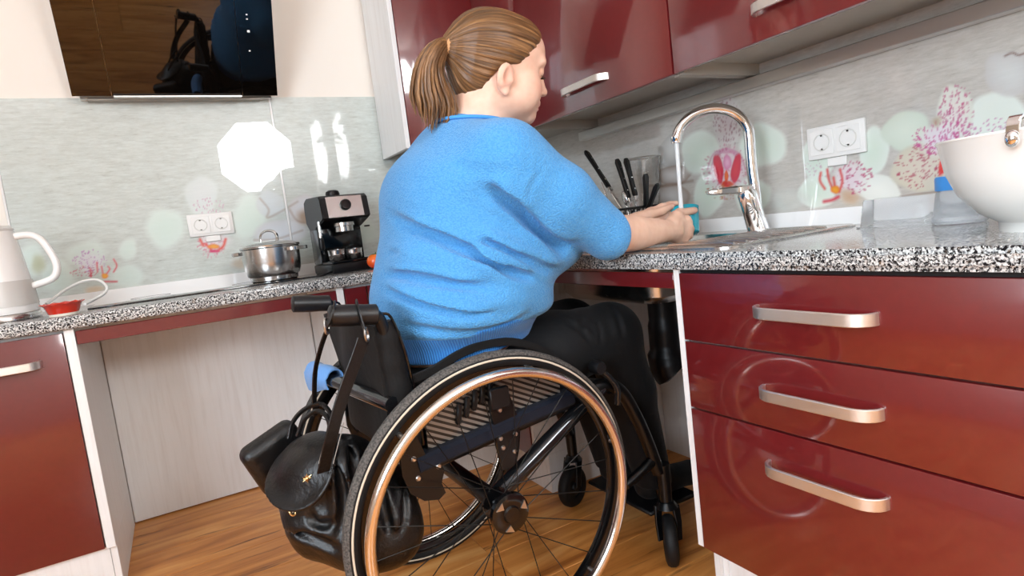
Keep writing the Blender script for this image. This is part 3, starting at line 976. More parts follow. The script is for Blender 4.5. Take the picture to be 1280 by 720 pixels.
# ---- black glass hob set on the worktop
t = thing('induction_hob', 'black glass hob lying on the back worktop left of the steel pot', 'hob', (0.1, 2.40, WT))
O = t.location
MB(O).box((-0.244, 2.255, WT + 0.0004), (0.405, 2.565, WT + 0.0055), 0.0015, 2).build('glass_top', 'hob_glass', t)
mat('zone_print', lin(120, 118, 116), 0.2)
for cx_, cy_, r_ in ((-0.08, 2.33, 0.075), (-0.08, 2.49, 0.06), (0.245, 2.49, 0.06)):
    MB(O).lathe((cx_, cy_, WT + 0.0056), [(r_, 0), (r_ + 0.002, 0.0001), (r_ + 0.002, 0.0002), (r_, 0.0002)], 40).build('cooking_zone', 'zone_print', t)

# ---- wall sockets
def socket(c, u, label):
    """c centre on the wall, u direction along the wall; faces the room"""
    c = Vector(c); u = Vector(u); n = Vector((0, 0, 1)).cross(u)
    if n.dot(Vector(CAM) - c) < 0: n = -n
    R = Matrix((u, n, Vector((0, 0, 1)))).transposed()
    t = thing('wall_socket', label, 'socket', c)
    def tr(m): return m.xform(R.to_4x4())
    tr(MB().box((-0.079, 0.0, -0.0425), (0.079, 0.010, 0.0425), 0.003, 2)).build('cover_plate', 'white_plastic', t)
    for sx in (-0.036, 0.036):
        tr(MB().box((sx - 0.0325, 0.010, -0.0325), (sx + 0.0325, 0.0125, 0.0325), 0.0015, 1)).build('insert', 'white_plastic', t)
        k = tr(MB().lathe((sx, 0.0126, 0), [(0.0235, 0.0), (0.0225, 0.0012), (0.0205, 0.0012), (0.0195, -0.0005), (0.019, -0.0055), (0, -0.0055)], 28, (0, 1, 0))).build('socket_well', 'socket_grey', t)
        for dx in (-0.0095, 0.0095):
            tr(MB().lathe((sx + dx, 0.0075, 0), [(0, 0.0004), (0.0036, 0.0004), (0.0036, 0)], 10, (0, 1, 0))).build('pin_hole', 'black_gap', k)
        for dz in (-0.0185, 0.0185):
            tr(MB().box((sx - 0.003, 0.0075, dz - 0.003), (sx + 0.003, 0.0125, dz + 0.003))).build('earth_clip', 'socket_metal', k)
    tr(MB().box((-0.026, 0.0, -0.0655), (0.026, 0.008, -0.0435), 0.0015, 1)).build('plug_tab', 'white_plastic', t)
mat('socket_grey', lin(222, 220, 214), 0.35)
mat('socket_metal', lin(150, 140, 125), 0.35, 0.6)
so = on_x(1046.5, 175, XR - 0.0065)
socket(so, (0, 1, 0), 'white double wall socket on the splashback right of the tap')
so = on_y(263.5, 280.5, YB - 0.0065)
socket(so, (1, 0, 0), 'white double wall socket on the back wall left of the steel pot')

# ================================================================ things on the back worktop
def ptx(px, py, Y): return Vector(on_y(px, py, Y))
mat('kettle_white', lin(238, 236, 232), 0.22, coat=0.4)
mat('kettle_window', lin(206, 202, 196), 0.25)
mat('red_ceramic', lin(196, 44, 20), 0.18, coat=0.6)
mat('cream_ceramic', lin(232, 224, 208), 0.3)
# kettle
kx, ky_ = -0.452, 2.28
t = thing('electric_kettle', 'white electric kettle with looped handle at the left end of the back worktop', 'kettle', (kx, ky_, WT))
O = t.location
MB(O).lathe((kx, ky_, WT), [(0, 0.002), (0.094, 0.002), (0.095, 0.012), (0.090, 0.020), (0, 0.020)], 36).build('power_base', 'steel', t)
MB(O).lathe((kx, ky_, WT + 0.021), [(0, 0), (0.091, 0.0), (0.092, 0.006), (0.083, 0.10), (0.069, 0.225), (0.066, 0.240)], 40).build('body', 'kettle_white', t)
MB(O).lathe((kx, ky_, WT + 0.262), [(0.0665, 0.0), (0.067, 0.005), (0.060, 0.013), (0.02, 0.018), (0, 0.018)], 40).build('lid', 'kettle_white', t)
MB(O).lathe((kx, ky_, WT + 0.030), [(0.0925, 0.012), (0.0868, 0.085), (0.0860, 0.085), (0.0915, 0.012)], 40, close=True).build('water_window', 'kettle_window', t)
MB(O).box((kx + 0.020, ky_ - 0.060, WT + 0.262), (kx + 0.045, ky_ - 0.044, WT + 0.290), 0.003, 1).build('lid_button', 'steel', t)
hp_ = catmull([(kx + 0.060, ky_ - 0.01, WT + 0.243), (kx + 0.105, ky_ - 0.012, WT + 0.243), (kx + 0.130, ky_ - 0.014, WT + 0.222), (kx + 0.150, ky_ - 0.015, WT + 0.17), (kx + 0.152, ky_ - 0.015, WT + 0.135), (kx + 0.135, ky_ - 0.013, WT + 0.108), (kx + 0.078, ky_ - 0.01, WT + 0.092)], 5)
MB(O).tube(hp_, 0.0105, 14).build('handle', 'kettle_white', t)
# cable loop of the kettle
cb = [ptx(58, 380, 2.40), ptx(66, 374, 2.42), ptx(82, 362, 2.43), ptx(103, 352, 2.43), ptx(122, 350, 2.42), ptx(133, 358, 2.40), ptx(131, 366, 2.37), ptx(118, 374, 2.33), ptx(106, 380, 2.28)]
tag(MB().tube(catmull(cb, 6), 0.0048, 10).build('power_cable', 'kettle_white'), 'white cable loop lying behind the small red dish', 'cable')
# small red dish with wavy rim
dc = ptx(79, 386, 2.125); dc.z = WT
t = thing('baking_dish', 'small red fluted dish with cream base at the front of the back worktop', 'dish', dc)
def fluted(m, rows, n=48, waves=12):
    verts, faces = [], []
    for r, h, am in rows:
        for j in range(n):
            a = 2 * math.pi * j / n
            q = r * (1 + am * math.cos(waves * a))
            verts.append((q * math.cos(a), q * math.sin(a), h + 0.0 + (0.0016 * math.cos(waves * a) if am > 0.02 else 0)))
    for i in range(len(rows) - 1):
        for j in range(n):
            k = (j + 1) % n
            faces.append((i * n + j, i * n + k, (i + 1) * n + k, (i + 1) * n + j))
    m._add(verts, faces, True)
    return m
fluted(MB(), [(0.001, 0.001, 0), (0.034, 0.001, 0), (0.035, 0.004, 0), (0.036, 0.008, 0.005)]).build('base', 'cream_ceramic', t)
fluted(MB(), [(0.0362, 0.008, 0.005), (0.041, 0.022, 0.012), (0.046, 0.033, 0.03), (0.052, 0.036, 0.035), (0.051, 0.038, 0.035), (0.044, 0.035, 0.03), (0.038, 0.022, 0.01), (0.033, 0.011, 0), (0.001, 0.010, 0)]).build('bowl', 'red_ceramic', t)

# steel pot with glass lid
pc = ptx(341, 330, 2.36); pc.z = WT + 0.006
t = thing('cooking_pot', 'stainless steel cooking pot with glass lid on the hob', 'pot', pc)
MB().lathe((0, 0, 0), [(0, 0), (0.076, 0), (0.081, 0.004), (0.083, 0.018), (0.089, 0.022), (0.0955, 0.040), (0.0985, 0.070), (0.0995, 0.118), (0.1035, 0.122), (0.1035, 0.124), (0.098, 0.121), (0.096, 0.07), (0.080, 0.012), (0, 0.010)], 48).build('body', 'steel', t)
mat('lid_glass', (0.92, 0.96, 0.95, 1), 0.03, trans=0.85, ior=1.45)
ld_ = MB().lathe((0, 0, 0.1245), [(0.0965, 0.0), (0.094, 0.004), (0.075, 0.012), (0.040, 0.019), (0, 0.021), (0, 0.0225), (0.040, 0.0205), (0.076, 0.0135), (0.0965, 0.0045)], 48).build('lid', 'lid_glass', t)
MB().lathe((0, 0, 0.1245), [(0.0955, 0.0), (0.1025, 0.0), (0.1030, 0.003), (0.0960, 0.0055)], 48, close=True).build('lid_rim', 'steel', ld_)
a = math.radians(-28)
d2 = Vector((math.cos(a), math.sin(a), 0))
arch = [d2 * (-0.030) + Vector((0, 0, 0.142)), d2 * (-0.0305) + Vector((0, 0, 0.158)), d2 * (-0.024) + Vector((0, 0, 0.172)), d2 * (-0.008) + Vector((0, 0, 0.180)), d2 * 0.010 + Vector((0, 0, 0.180)), d2 * 0.025 + Vector((0, 0, 0.172)), d2 * 0.031 + Vector((0, 0, 0.158)), d2 * 0.030 + Vector((0, 0, 0.142))]
MB().tube(catmull(arch, 4), 1.0, flat=(0.011, 0.007)).build('lid_handle', 'steel', ld_)
for an in (-42, 150):
    a = math.radians(an); d = Vector((math.cos(a), math.sin(a), 0)); p = Vector((-d.y, d.x, 0))
    hp_ = [d * 0.097 + p * 0.045, d * 0.115 + p * 0.043, d * 0.127 + p * 0.030, d * 0.131, d * 0.127 - p * 0.030, d * 0.115 - p * 0.043, d * 0.097 - p * 0.045]
    MB().tube(catmull([q + Vector((0, 0, 0.108)) for q in hp_], 4), 1.0, flat=(0.006, 0.013), up=(0, 0, 1)).build('side_handle', 'steel', t)

# espresso machine
t = thing('coffee_machine', 'black and steel espresso machine standing between the pot and the tomato', 'coffee machine', (0.590, 2.42, WT), (0, 0, math.radians(5)))
w2 = 0.088
MB().box((-w2, -0.125, 0.0), (w2 + 0.012, 0.105, 0.036), 0.006).build('base', 'black_plastic', t)
MB().box((-w2 + 0.004, -0.118, 0.036), (w2, 0.0, 0.046), 0.002, 1).build('drip_tray', 'black_gloss', t)
for k in range(8):
    MB().box((-w2 + 0.014 + k * 0.0205, -0.112, 0.046), (-w2 + 0.019 + k * 0.0205, -0.006, 0.0475)).build('grille_bar', 'black_gloss', t)
MB().box((-w2 + 0.002, 0.0, 0.037), (w2, 0.10, 0.20), 0.004).build('rear_column', 'black_gloss', t)
m = MB()
m.prism([(-0.100, 0.200), (-0.112, 0.207), (-0.100, 0.282), (-0.085, 0.292), (0.075, 0.298), (0.105, 0.285), (0.112, 0.25), (0.108, 0.20), (0.08, 0.175), (0.0, 0.172)], -w2 - 0.004, w2 + 0.006, 'x', 0.004)
head_ = m.build('head_housing', 'black_plastic', t)
sl_ = (Vector((0, -0.100, 0.282)) - Vector((0, -0.112, 0.207))).normalized()
q0 = Vector((0, -0.1135, 0.2075))
m = MB(); m.prism([(q0.y, q0.z), (q0.y - 0.003, q0.z), (q0.y - 0.003 + sl_.y * 0.079, q0.z + sl_.z * 0.079), (q0.y + sl_.y * 0.079, q0.z + sl_.z * 0.079)], -w2 + 0.018, w2 - 0.020, 'x', 0.001)
m.build('front_plate', 'steel', t)
kp = q0 + sl_ * 0.045 + Vector((0, -0.003, 0))
kn_ax = Vector((0, -sl_.z, sl_.y))
kb = MB().lathe(kp, [(0.021, 0.0), (0.0205, 0.010), (0.018, 0.013), (0, 0.0135)], 28, kn_ax).build('selector_knob', 'black_gloss', t)
MB().lathe((-0.012, -0.02, 0.296), [(0.026, 0.0), (0.027, 0.006), (0.024, 0.016), (0.015, 0.021), (0, 0.022)], 28).build('boiler_cap', 'black_plastic', t)
MB().lathe((0.0, -0.062, 0.152), [(0, 0), (0.030, 0.0), (0.034, 0.003), (0.034, 0.022), (0.040, 0.024), (0.040, 0.036)], 32).build('brew_group', 'steel', t)
wand = [(-w2 - 0.004, -0.055, 0.200), (-w2 - 0.006, -0.058, 0.165), (-w2 - 0.008, -0.064, 0.125)]
MB().tube(catmull(wand, 4), 0.0055, 10).build('steam_wand', 'chrome', t)
MB().tube([(-w2 - 0.007, -0.062, 0.138), (-w2 - 0.009, -0.066, 0.10), (-w2 - 0.010, -0.067, 0.092)], [0.010, 0.0115, 0.007], 14).build('wand_grip', 'black_plastic', t)
MB().box((w2 + 0.006, -0.03, 0.165), (w2 + 0.028, -0.024, 0.171), 0.001, 1).build('side_lever', 'black_plastic', t)
mloc = Matrix.Translation(t.location) @ Matrix.Rotation(math.radians(5), 4, 'Z')
for (px_, lab, hh) in ((-0.046, 'small steel cup on the drip tray nearest the pot', 0.042), (0.022, 'small steel cup on the drip tray nearest the orange tomato', 0.038)):
    c0 = mloc @ Vector((px_, -0.066, 0.0478))
    c = thing('steel_cup', lab, 'cup', c0, group='steel cups on the coffee machine tray')
    MB().lathe((0, 0, 0), [(0, 0), (0.026, 0), (0.029, 0.003), (0.031, hh - 0.004), (0.033, hh), (0.0315, hh), (0.029, 0.006), (0, 0.004)], 32).build('bowl', 'steel', c)
    MB().lathe((0, 0, 0), [(0.0305, hh * 0.45), (0.0318, hh * 0.5), (0.0305, hh * 0.55)], 32).build('rib', 'steel', c)
# cable of the coffee machine and a white adapter on the worktop
tag(MB().tube(catmull([ptx(414, 340, 2.30), ptx(402, 345, 2.26), ptx(388, 347, 2.27), ptx(376, 348, 2.32), ptx(365, 347, 2.42)], 5), 0.004, 8).build('power_cable', 'black_plastic'), 'black cable lying in front of the coffee machine', 'cable')
bpy.data.objects[-1:] if False else None
# tomato
tc = ptx(469, 319, 2.235); tc.z = WT + 0.0315
t = thing('tomato', 'orange red tomato on the worktop beside the coffee machine', 'tomato', (tc.x, tc.y, WT))
mm = mat('tomato_skin', lin(240, 96, 26), 0.25, coat=0.3)
tt = NT(mm); gr = tt.n('ShaderNodeSeparateXYZ'); tt.l(tt.coord(), gr.inputs[0])
mr = tt.n('ShaderNodeMapRange'); mr.inputs['From Min'].default_value = 0.0; mr.inputs['From Max'].default_value = 0.06
tt.l(gr.outputs[2], mr.inputs['Value']); tt.color(tt.ramp(mr.outputs[0], [(0.0, lin(222, 44, 22)), (0.45, lin(240, 92, 28)), (1.0, lin(246, 130, 44))]))
m = MB()
vs_, fs_ = [], []
for i in range(17):
    ph = math.pi * i / 16
    for j in range(32):
        a = 2 * math.pi * j / 32
        r = 0.034 * (1 + 0.03 * math.cos(5 * a) * math.sin(ph))
        z = 0.0295 * math.cos(ph) - 0.007 * math.exp(-(ph / 0.35) ** 2)
        vs_.append((r * math.sin(ph) * math.cos(a), r * math.sin(ph) * math.sin(a), z + 0.0297))
for i in range(16):
    for j in range(32):
        k = (j + 1) % 32
        fs_.append((i * 32 + j, (i + 1) * 32 + j, (i + 1) * 32 + k, i * 32 + k))
m._add(vs_, fs_, True); m.build('fruit', 'tomato_skin', t)
mat('stem_green', lin(92, 110, 46), 0.6)
m = MB(); m.tube([(0, 0, 0.051), (0.003, 0, 0.062)], [0.003, 0.002], 8)
for k in range(5):
    a = 2 * math.pi * k / 5
    m.tube([(0, 0, 0.0535), (0.008 * math.cos(a), 0.008 * math.sin(a), 0.0555), (0.017 * math.cos(a), 0.017 * math.sin(a), 0.0545)], [0.003, 0.0025, 0.0006], 6)
m.build('calyx', 'stem_green', t)

# ================================================================ draining corner behind the sink
bc_ = Vector((1.375, 1.585, WT + 0.0045))
t = thing('cutlery_basket', 'black wire cutlery basket standing behind the sink by the wall', 'basket', bc_)
bw_, bd_, bh_ = 0.088, 0.045, 0.105
for z in (0.003, bh_ * 0.5, bh_):
    pts = [(-bd_, -bw_, z), (bd_, -bw_, z), (bd_, bw_, z), (-bd_, bw_, z)]
    MB().tube([Vector(p) for p in pts], 0.0032 if z < bh_ else 0.0045, 8, closed=True).build('hoop', 'black_plastic', t)
for k in range(7):
    yy = -bw_ + 2 * bw_ * k / 6
    for sx in (-bd_, bd_):
        MB().tube([(sx, yy, 0.003), (sx, yy, bh_)], 0.0022, 6).build('wire', 'black_plastic', t)
for k in range(1, 4):
    xx = -bd_ + 2 * bd_ * k / 4
    for sy in (-bw_, bw_):
        MB().tube([(xx, sy, 0.003), (xx, sy, bh_)], 0.0022, 6).build('wire', 'black_plastic', t)
MB().box((-bd_, -bw_, 0.0), (bd_, bw_, 0.004), 0.001, 1).build('tray', 'black_plastic', t)

def knife(top, foot, label, hl=0.62, rivets=3):
    """handle up, blade standing in the basket"""
    top, foot = Vector(top), Vector(foot)
    t = thing('kitchen_knife', label, 'knife', foot, group='knives in the cutlery basket')
    ax = (top - foot); L = ax.length; ax.normalize()
    u, v, d = frame_of(ax)
    side = Vector((0.25, -1, 0)); side = (side - ax * side.dot(ax)).normalized(); wd = ax.cross(side)
    h0 = ax * (L * (1 - hl))
    m = MB()
    m.tube([h0, h0 + ax * 0.012, h0 + ax * (L * hl * 0.5), ax * (L - 0.012), ax * L], [0.7, 1.0, 0.92, 1.15, 0.7], flat=(0.019, 0.013), up=tuple(side))
    hd_ = m.build('handle', 'black_plastic', t)
    MB().tube([h0 - ax * 0.008, h0 + ax * 0.004], 1.0, flat=(0.020, 0.012), up=tuple(side)).build('bolster', 'steel', t)
    n = Vector(side)
    b = [wd * 0.010, wd * -0.010]
    mm_ = MB(); P_ = [h0 + b[0], h0 + b[1], b[1] * 0.6, b[0] * 0.2]
    verts = [p + n * 0.0008 for p in P_] + [p - n * 0.0008 for p in P_]
    mm_._add(verts, [(0, 1, 2, 3), (7, 6, 5, 4), (0, 4, 5, 1), (1, 5, 6, 2), (2, 6, 7, 3), (3, 7, 4, 0)])
    mm_.build('blade', 'chrome', t)
    for k in range(rivets):
        p = h0 + ax * (L * hl * (0.22 + 0.28 * k))
        for s in (-1, 1):
            MB().lathe(p + n * s * 0.0062, [(0, 0.0012), (0.0025, 0.0010), (0.003, 0)], 10, n * s).build('rivet', 'bolt_bright', hd_)
mat('bolt_bright', (0.85, 0.85, 0.84, 1), 0.2, 1.0)
bz = WT + 0.010
knife(on_x(732, 189, 1.375), (1.372, 1.568, bz), 'long black handled knife leaning furthest left in the cutlery basket', 0.46)
knife(on_x(771, 199, 1.375), (1.390, 1.590, bz), 'riveted black handled knife upright in the middle of the basket', 0.52)
knife(on_x(782, 198, 1.392), (1.400, 1.575, bz), 'riveted black handled knife right of the middle one in the basket', 0.50, 2)
knife(on_x(807, 217, 1.372), (1.372, 1.540, bz), 'short thin black knife in front of the glass jar', 0.55, 0)
knife(on_x(822, 230, 1.350), (1.348, 1.560, bz), 'small black knife tilted to the right in the basket', 0.5, 0)
# fork, tines up
def fork():
    tip, foot = Vector(on_x(752, 228, 1.352)), Vector((1.345, 1.640, bz))
    t = thing('dinner_fork', 'steel dinner fork with tines up at the left of the basket', 'fork', foot)
    ax = (tip - foot); L = ax.length; ax.normalize()
    side = Vector((1, 0.9, 0)); side = (side - ax * side.dot(ax)).normalized()
    w = ax.cross(side)
    fv = side.cross(ax)
    MB().tube([Vector(), ax * (L * 0.4), ax * (L * 0.70)], [1.5, 0.9, 0.7], flat=(0.007, 0.003), up=tuple(fv)).build('handle', 'steel', t)
    MB().tube([ax * (L * 0.69), ax * (L * 0.74), ax * (L * 0.80)], [0.35, 0.95, 1.0], flat=(0.022, 0.0025), up=tuple(fv)).build('neck', 'steel', t)
    for k in range(4):
        o = fv.cross(ax) * (0.0066 * (k - 1.5))
        MB().tube([ax * (L * 0.79) + o, ax * L + o], [0.0016, 0.001], 6).build('tine', 'steel', t)
fork()
for i, (px_, py_, X_, fy_, lab) in enumerate(((772, 252, 1.362, 1.655, 'dark spoon lying low at the left edge of the basket'), (783, 243, 1.36, 1.61, 'steel spoon between the knives in the basket'))):
    tip, foot = Vector(on_x(px_ - (14 if i == 0 else 4), py_ - 2, X_)), Vector((X_, fy_ - 0.02, bz))
    t = thing('spoon', lab, 'spoon', foot, group='spoons in the cutlery basket')
    ax = (tip - foot); L = ax.length; ax.normalize()
    MB().tube([Vector(), ax * (L * 0.75)], [0.004, 0.003], 8).build('handle', 'black_plastic' if i == 0 else 'steel', t)
    m = MB(); m.ellipsoid(ax * (L * 0.88), (0.017, 0.006, 0.026), Matrix((Vector((0.3, 1, 0)).normalized(), Vector((1, -0.3, 0)).normalized(), ax)).transposed()); m.build('bowl', 'black_plastic' if i == 0 else 'steel', t)
# glass jar behind
jc = Vector(on_x(807, 225, 1.495)); jb = WT + 0.0001
t = thing('drinking_glass', 'tall clear glass with a wide rim behind the knives', 'glass', (1.490, jc.y, jb))
jh = on_x(807, 197, 1.495)[2] - jb
MB().lathe((0, 0, 0), [(0, 0), (0.030, 0), (0.033, 0.004), (0.036, 0.05), (0.046, jh * 0.6), (0.0595, jh - 0.01), (0.0615, jh), (0.0595, jh), (0.0570, jh - 0.01), (0.0435, jh * 0.6), (0.0335, 0.05), (0.029, 0.010), (0, 0.009)], 40).build('vessel', 'glass', t)
MB().lathe((0, 0, 0), [(0.0605 + 0.0016 * math.cos(a), jh + 0.0016 * math.sin(a)) for a in [2 * math.pi * k / 8 for k in range(8)]], 40, close=True).build('rim', 'alu', t)

# ================================================================ right end of the sink worktop
# clear food tray
t = thing('plastic_tray', 'clear plastic food tray upside down on the worktop right of the drainer', 'tray', (1.43, 0.765, WT))
O = t.location
def frust(m, x0, x1, y0, y1, z0, z1, ins, r=0.012):
    a, b = rrect(x0, y0, x1, y1, r), rrect(x0 + ins, y0 + ins, x1 - ins, y1 - ins, r)
    loops_mesh(m, [ring(a, z0), ring(b, z1 - 0.004), ring(shrink(b, 0.03, ((x0 + x1) / 2, (y0 + y1) / 2)), z1)], True)
m = MB(O); frust(m, 1.385, 1.475, 0.690, 0.840, WT + 0.0012, WT + 0.062, 0.006); m.build('tub', 'clear_plastic', t)
m = MB(O); loops_mesh(m, [ring(rrect(1.379, 0.684, 1.481, 0.846, 0.014), WT + 0.0005), ring(rrect(1.379, 0.684, 1.481, 0.846, 0.014), WT + 0.003), ring(rrect(1.385, 0.690, 1.475, 0.840, 0.012), WT + 0.003)]); m.build('flange', 'clear_plastic', t)
# clear jar with blue lid
jc = Vector((1.385, 0.632, WT))
mat('blue_lid', lin(70, 150, 226), 0.35)
mat('milky_plastic', (0.88, 0.93, 0.97, 1), 0.18, trans=0.75, ior=1.25)
t = thing('plastic_jar', 'clear plastic jar with a bright blue lid behind the white bowl', 'jar', jc)
MB().lathe((0, 0, 0), [(0, 0.001), (0.044, 0.001), (0.047, 0.004), (0.047, 0.014), (0.044, 0.018), (0.038, 0.062), (0.034, 0.068)], 32).build('body', 'milky_plastic', t)
MB().lathe((0, 0, 0), [(0.0345, 0.068), (0.0385, 0.068), (0.0385, 0.092), (0.036, 0.096), (0, 0.0965)], 32).build('lid', 'blue_lid', t)
# white bowl
bcx, bcy = 1.205, 0.400
mat('bowl_white', lin(240, 238, 232), 0.25, coat=0.4)
t = thing('mixing_bowl', 'large white bowl at the right end of the sink worktop', 'bowl', (bcx, bcy, WT))
MB().lathe((0, 0, 0), [(0, 0.004), (0.078, 0.004), (0.080, 0.0), (0.085, 0.0), (0.086, 0.014), (0.088, 0.016), (0.110, 0.030), (0.138, 0.062), (0.154, 0.100), (0.163, 0.146), (0.166, 0.150), (0.164, 0.153), (0.159, 0.150), (0.150, 0.102), (0.134, 0.066), (0.106, 0.036), (0.08, 0.022), (0, 0.018)], 64).build('vessel', 'bowl_white', t)
cpos = Vector(on_x(1274, 163, 1.05))
tg = thing('steel_clip', 'chrome clip hooked over the rim of the white bowl', 'clip', (cpos.x, cpos.y, WT + 0.15))
O = tg.location
v0 = Vector((bcx, bcy, 0)); dcl = Vector((cpos.x - bcx, cpos.y - bcy, 0)); dcl.normalize()
rim = Vector((bcx, bcy, WT + 0.153)) + dcl * 0.162
clip = [rim - dcl * 0.012 + Vector((0, 0, -0.018)), rim - dcl * 0.010 + Vector((0, 0, 0.006)), rim + Vector((0, 0, 0.016)), rim + dcl * 0.010 + Vector((0, 0, 0.006)), rim + dcl * 0.012 + Vector((0, 0, -0.014))]
MB(O).tube(catmull(clip, 5), 1.0, flat=(0.016, 0.0045)).build('band', 'chrome', tg)
MB(O).ellipsoid(clip[-1] + dcl * 0.002, (0.009, 0.009, 0.012)).build('knob', 'chrome', tg)

# cup being washed
cc_ = np.array((1.347, 1.338, 0.874))
t = thing('drinking_cup', 'turquoise plastic cup held under the running water', 'cup', cc_ + np.array((0, 0, -0.04)), (math.radians(-14), math.radians(10), 0))
mat('teal_plastic', lin(34, 168, 190), 0.22, coat=0.3)
MB().lathe((0, 0, 0), [(0, 0), (0.034, 0), (0.038, 0.003), (0.043, 0.040), (0.0465, 0.078), (0.0475, 0.080), (0.0450, 0.080), (0.041, 0.040), (0.036, 0.006), (0, 0.004)], 40).build('vessel', 'teal_plastic', t)

# ================================================================ wheelchair
def carbon_mat():
    m = mat('carbon_weave', lin(60, 56, 52), 0.4, coat=0.3)
    t = NT(m)
    w = t.n('ShaderNodeTexWave', wave_type='BANDS', bands_direction='Z')
    w.inputs['Scale'].default_value = 27.0
    t.l(t.coord(rot=(0, math.radians(-28), 0)), w.inputs['Vector'])
    t.color(t.ramp(w.outputs['Fac'], [(0.42, lin(12, 12, 13)), (0.55, lin(120, 112, 104))]))
carbon_mat()
def tread_mat():
    m = mat('worn_tread', lin(96, 90, 84), 0.75)
    t = NT(m)
    n = t.noise(t.coord(scale=(1, 1, 1)), 260, 3)
    t.color(t.ramp(n, [(0.35, lin(48, 46, 44)), (0.65, lin(98, 93, 88))]))
    t.bump(n, 0.6, 0.002)
tread_mat()
def leather_mat():
    m = mat('black_leather', lin(13, 13, 14), 0.34, spec=0.55)
    t = NT(m)
    n = t.noise(t.coord(), 130, 4, 0.6)
    n2 = t.noise(t.coord(), 14, 3, 0.5, 0.6)
    ad = t.n('ShaderNodeMath', operation='MULTIPLY_ADD')
    t.l(n2, ad.inputs[0]); ad.inputs[1].default_value = 2.0; t.l(n, ad.inputs[2])
    t.bump(ad.outputs[0], 0.35, 0.004)
    t.rough(n2, 0.26, 0.46)
leather_mat()
def nylon_mat(name, col):
    m = mat(name, col, 0.7, sheen=0.03, spec=0.3)
    t = NT(m)
    n = t.noise(t.coord(scale=(1, 1, 1)), 9, 3, 0.6, 0.8)
    n2 = t.noise(t.coord(), 420, 2)
    ad = t.n('ShaderNodeMath', operation='MULTIPLY_ADD')
    t.l(n2, ad.inputs[0]); ad.inputs[1].default_value = 0.15; t.l(n, ad.inputs[2])
    t.bump(ad.outputs[0], 0.5, 0.006)
nylon_mat('black_nylon', lin(11, 10, 10))
nylon_mat('navy_fabric', lin(14, 20, 34))
mat('stripe_pale', lin(206, 192, 172), 0.45)
mat('spoke_dark', lin(30, 29, 28), 0.35, 0.6)
mat('bolt_steel', (0.55, 0.54, 0.52, 1), 0.3, 1.0)
mat('smoked_tube', lin(46, 48, 52), 0.14, 0.75, coat=0.5)

WX, WY, WR, CAMB, TRK = 0.528, 1.125, 0.3366, 0.0403, 0.5094
CY = WY + TRK / 2
chair = thing('wheelchair', 'black manual wheelchair with steel hand rims in front of the sink', 'wheelchair', (WX, CY, 0))
CO = chair.location

def build_wheel():
    root = MB().lathe((0, 0, 0), [(0.318, -0.010), (0.316, -0.0125), (0.300, -0.011), (0.287, -0.006), (0.285, 0), (0.287, 0.006), (0.300, 0.011), (0.316, 0.0125), (0.318, 0.010)], 96, (0, 1, 0), True).build('wheel', 'black_gloss', chair)
    rt, rs = WR - 0.0185, 0.0185
    prof = []
    for k in range(20):
        a = 2 * math.pi * k / 20
        prof.append((rt + 0.0185 * math.cos(a), 0.0155 * math.sin(a)))
    MB().lathe((0, 0, 0), prof, 112, (0, 1, 0), True).build('tyre', 'black_rubber', root)
    tr = [(rt + 0.0189 * math.cos(a), 0.0159 * math.sin(a)) for a in [math.radians(d) for d in range(-62, 63, 14)]]
    MB().lathe((0, 0, 0), tr, 112, (0, 1, 0)).build('tread', 'worn_tread', root)
    for s in (-1, 1):
        st = [(WR * 0.955 + 0.0022 * math.cos(a), s * 0.0152 + 0.0018 * math.sin(a)) for a in [2 * math.pi * k / 8 for k in range(8)]]
        MB().lathe((0, 0, 0), st, 112, (0, 1, 0), True).build('reflective_stripe', 'stripe_pale', root)
    hr = [(0.2958 + 0.0112 * math.cos(a), -0.040 + 0.0112 * math.sin(a)) for a in [2 * math.pi * k / 14 for k in range(14)]]
    MB().lathe((0, 0, 0), hr, 112, (0, 1, 0), True).build('hand_rim', 'rim_steel', root)
    for k in range(6):
        a = math.pi / 3 * k + 0.42
        c, s = math.cos(a), math.sin(a)
        MB().tube([(0.300 * c, -0.008, 0.300 * s), (0.302 * c, -0.024, 0.302 * s), (0.297 * c, -0.036, 0.297 * s)], 0.0055, 10).build('rim_tab', 'bolt_steel', root)
    h = MB()
    h.lathe((0, 0, 0), [(0, 0.034), (0.016, 0.034), (0.018, 0.026), (0.034, 0.024), (0.034, 0.018), (0.016, 0.014), (0.015, -0.014), (0.034, -0.020), (0.034, -0.026), (0.020, -0.028), (0, -0.028)], 32, (0, 1, 0))
    hub = h.build('hub', 'black_gloss', root)
    cp = MB()
    cp.lathe((0, 0, 0), [(0, -0.050), (0.016, -0.049), (0.019, -0.044), (0.034, -0.045), (0.043, -0.041), (0.0445, -0.032), (0.030, -0.030), (0, -0.030)], 40, (0, 1, 0))
    cp.build('hub_cap', 'black_gloss', root)
    for k in range(3):
        cp = MB()
        a = 2 * math.pi * k / 3 + 0.5
        q = [(0.023, a), (0.037, a - 0.28), (0.039, a + 0.28)]
        pts = [(r * math.cos(b), r * math.sin(b)) for r, b in q]
        cp.prism(pts, -0.0462, -0.044, 'y')
        cp.build('cap_mark', 'bolt_steel', root)
    n = 24
    for k in range(n):
        side = -1 if k % 2 == 0 else 1
        cross = 1 if (k // 2) % 2 == 0 else -1
        a = 2 * math.pi * k / n
        ah = a + cross * 1.15
        p0 = (0.031 * math.cos(ah), side * 0.0225, 0.031 * math.sin(ah))
        p1 = (0.290 * math.cos(a), side * 0.002, 0.290 * math.sin(a))
        sp_ = MB().tube([p0, p1], 0.00115, 6).build('spoke', 'spoke_dark', root)
        d = (Vector(p0) - Vector(p1)).normalized()
    return root
near = build_wheel()
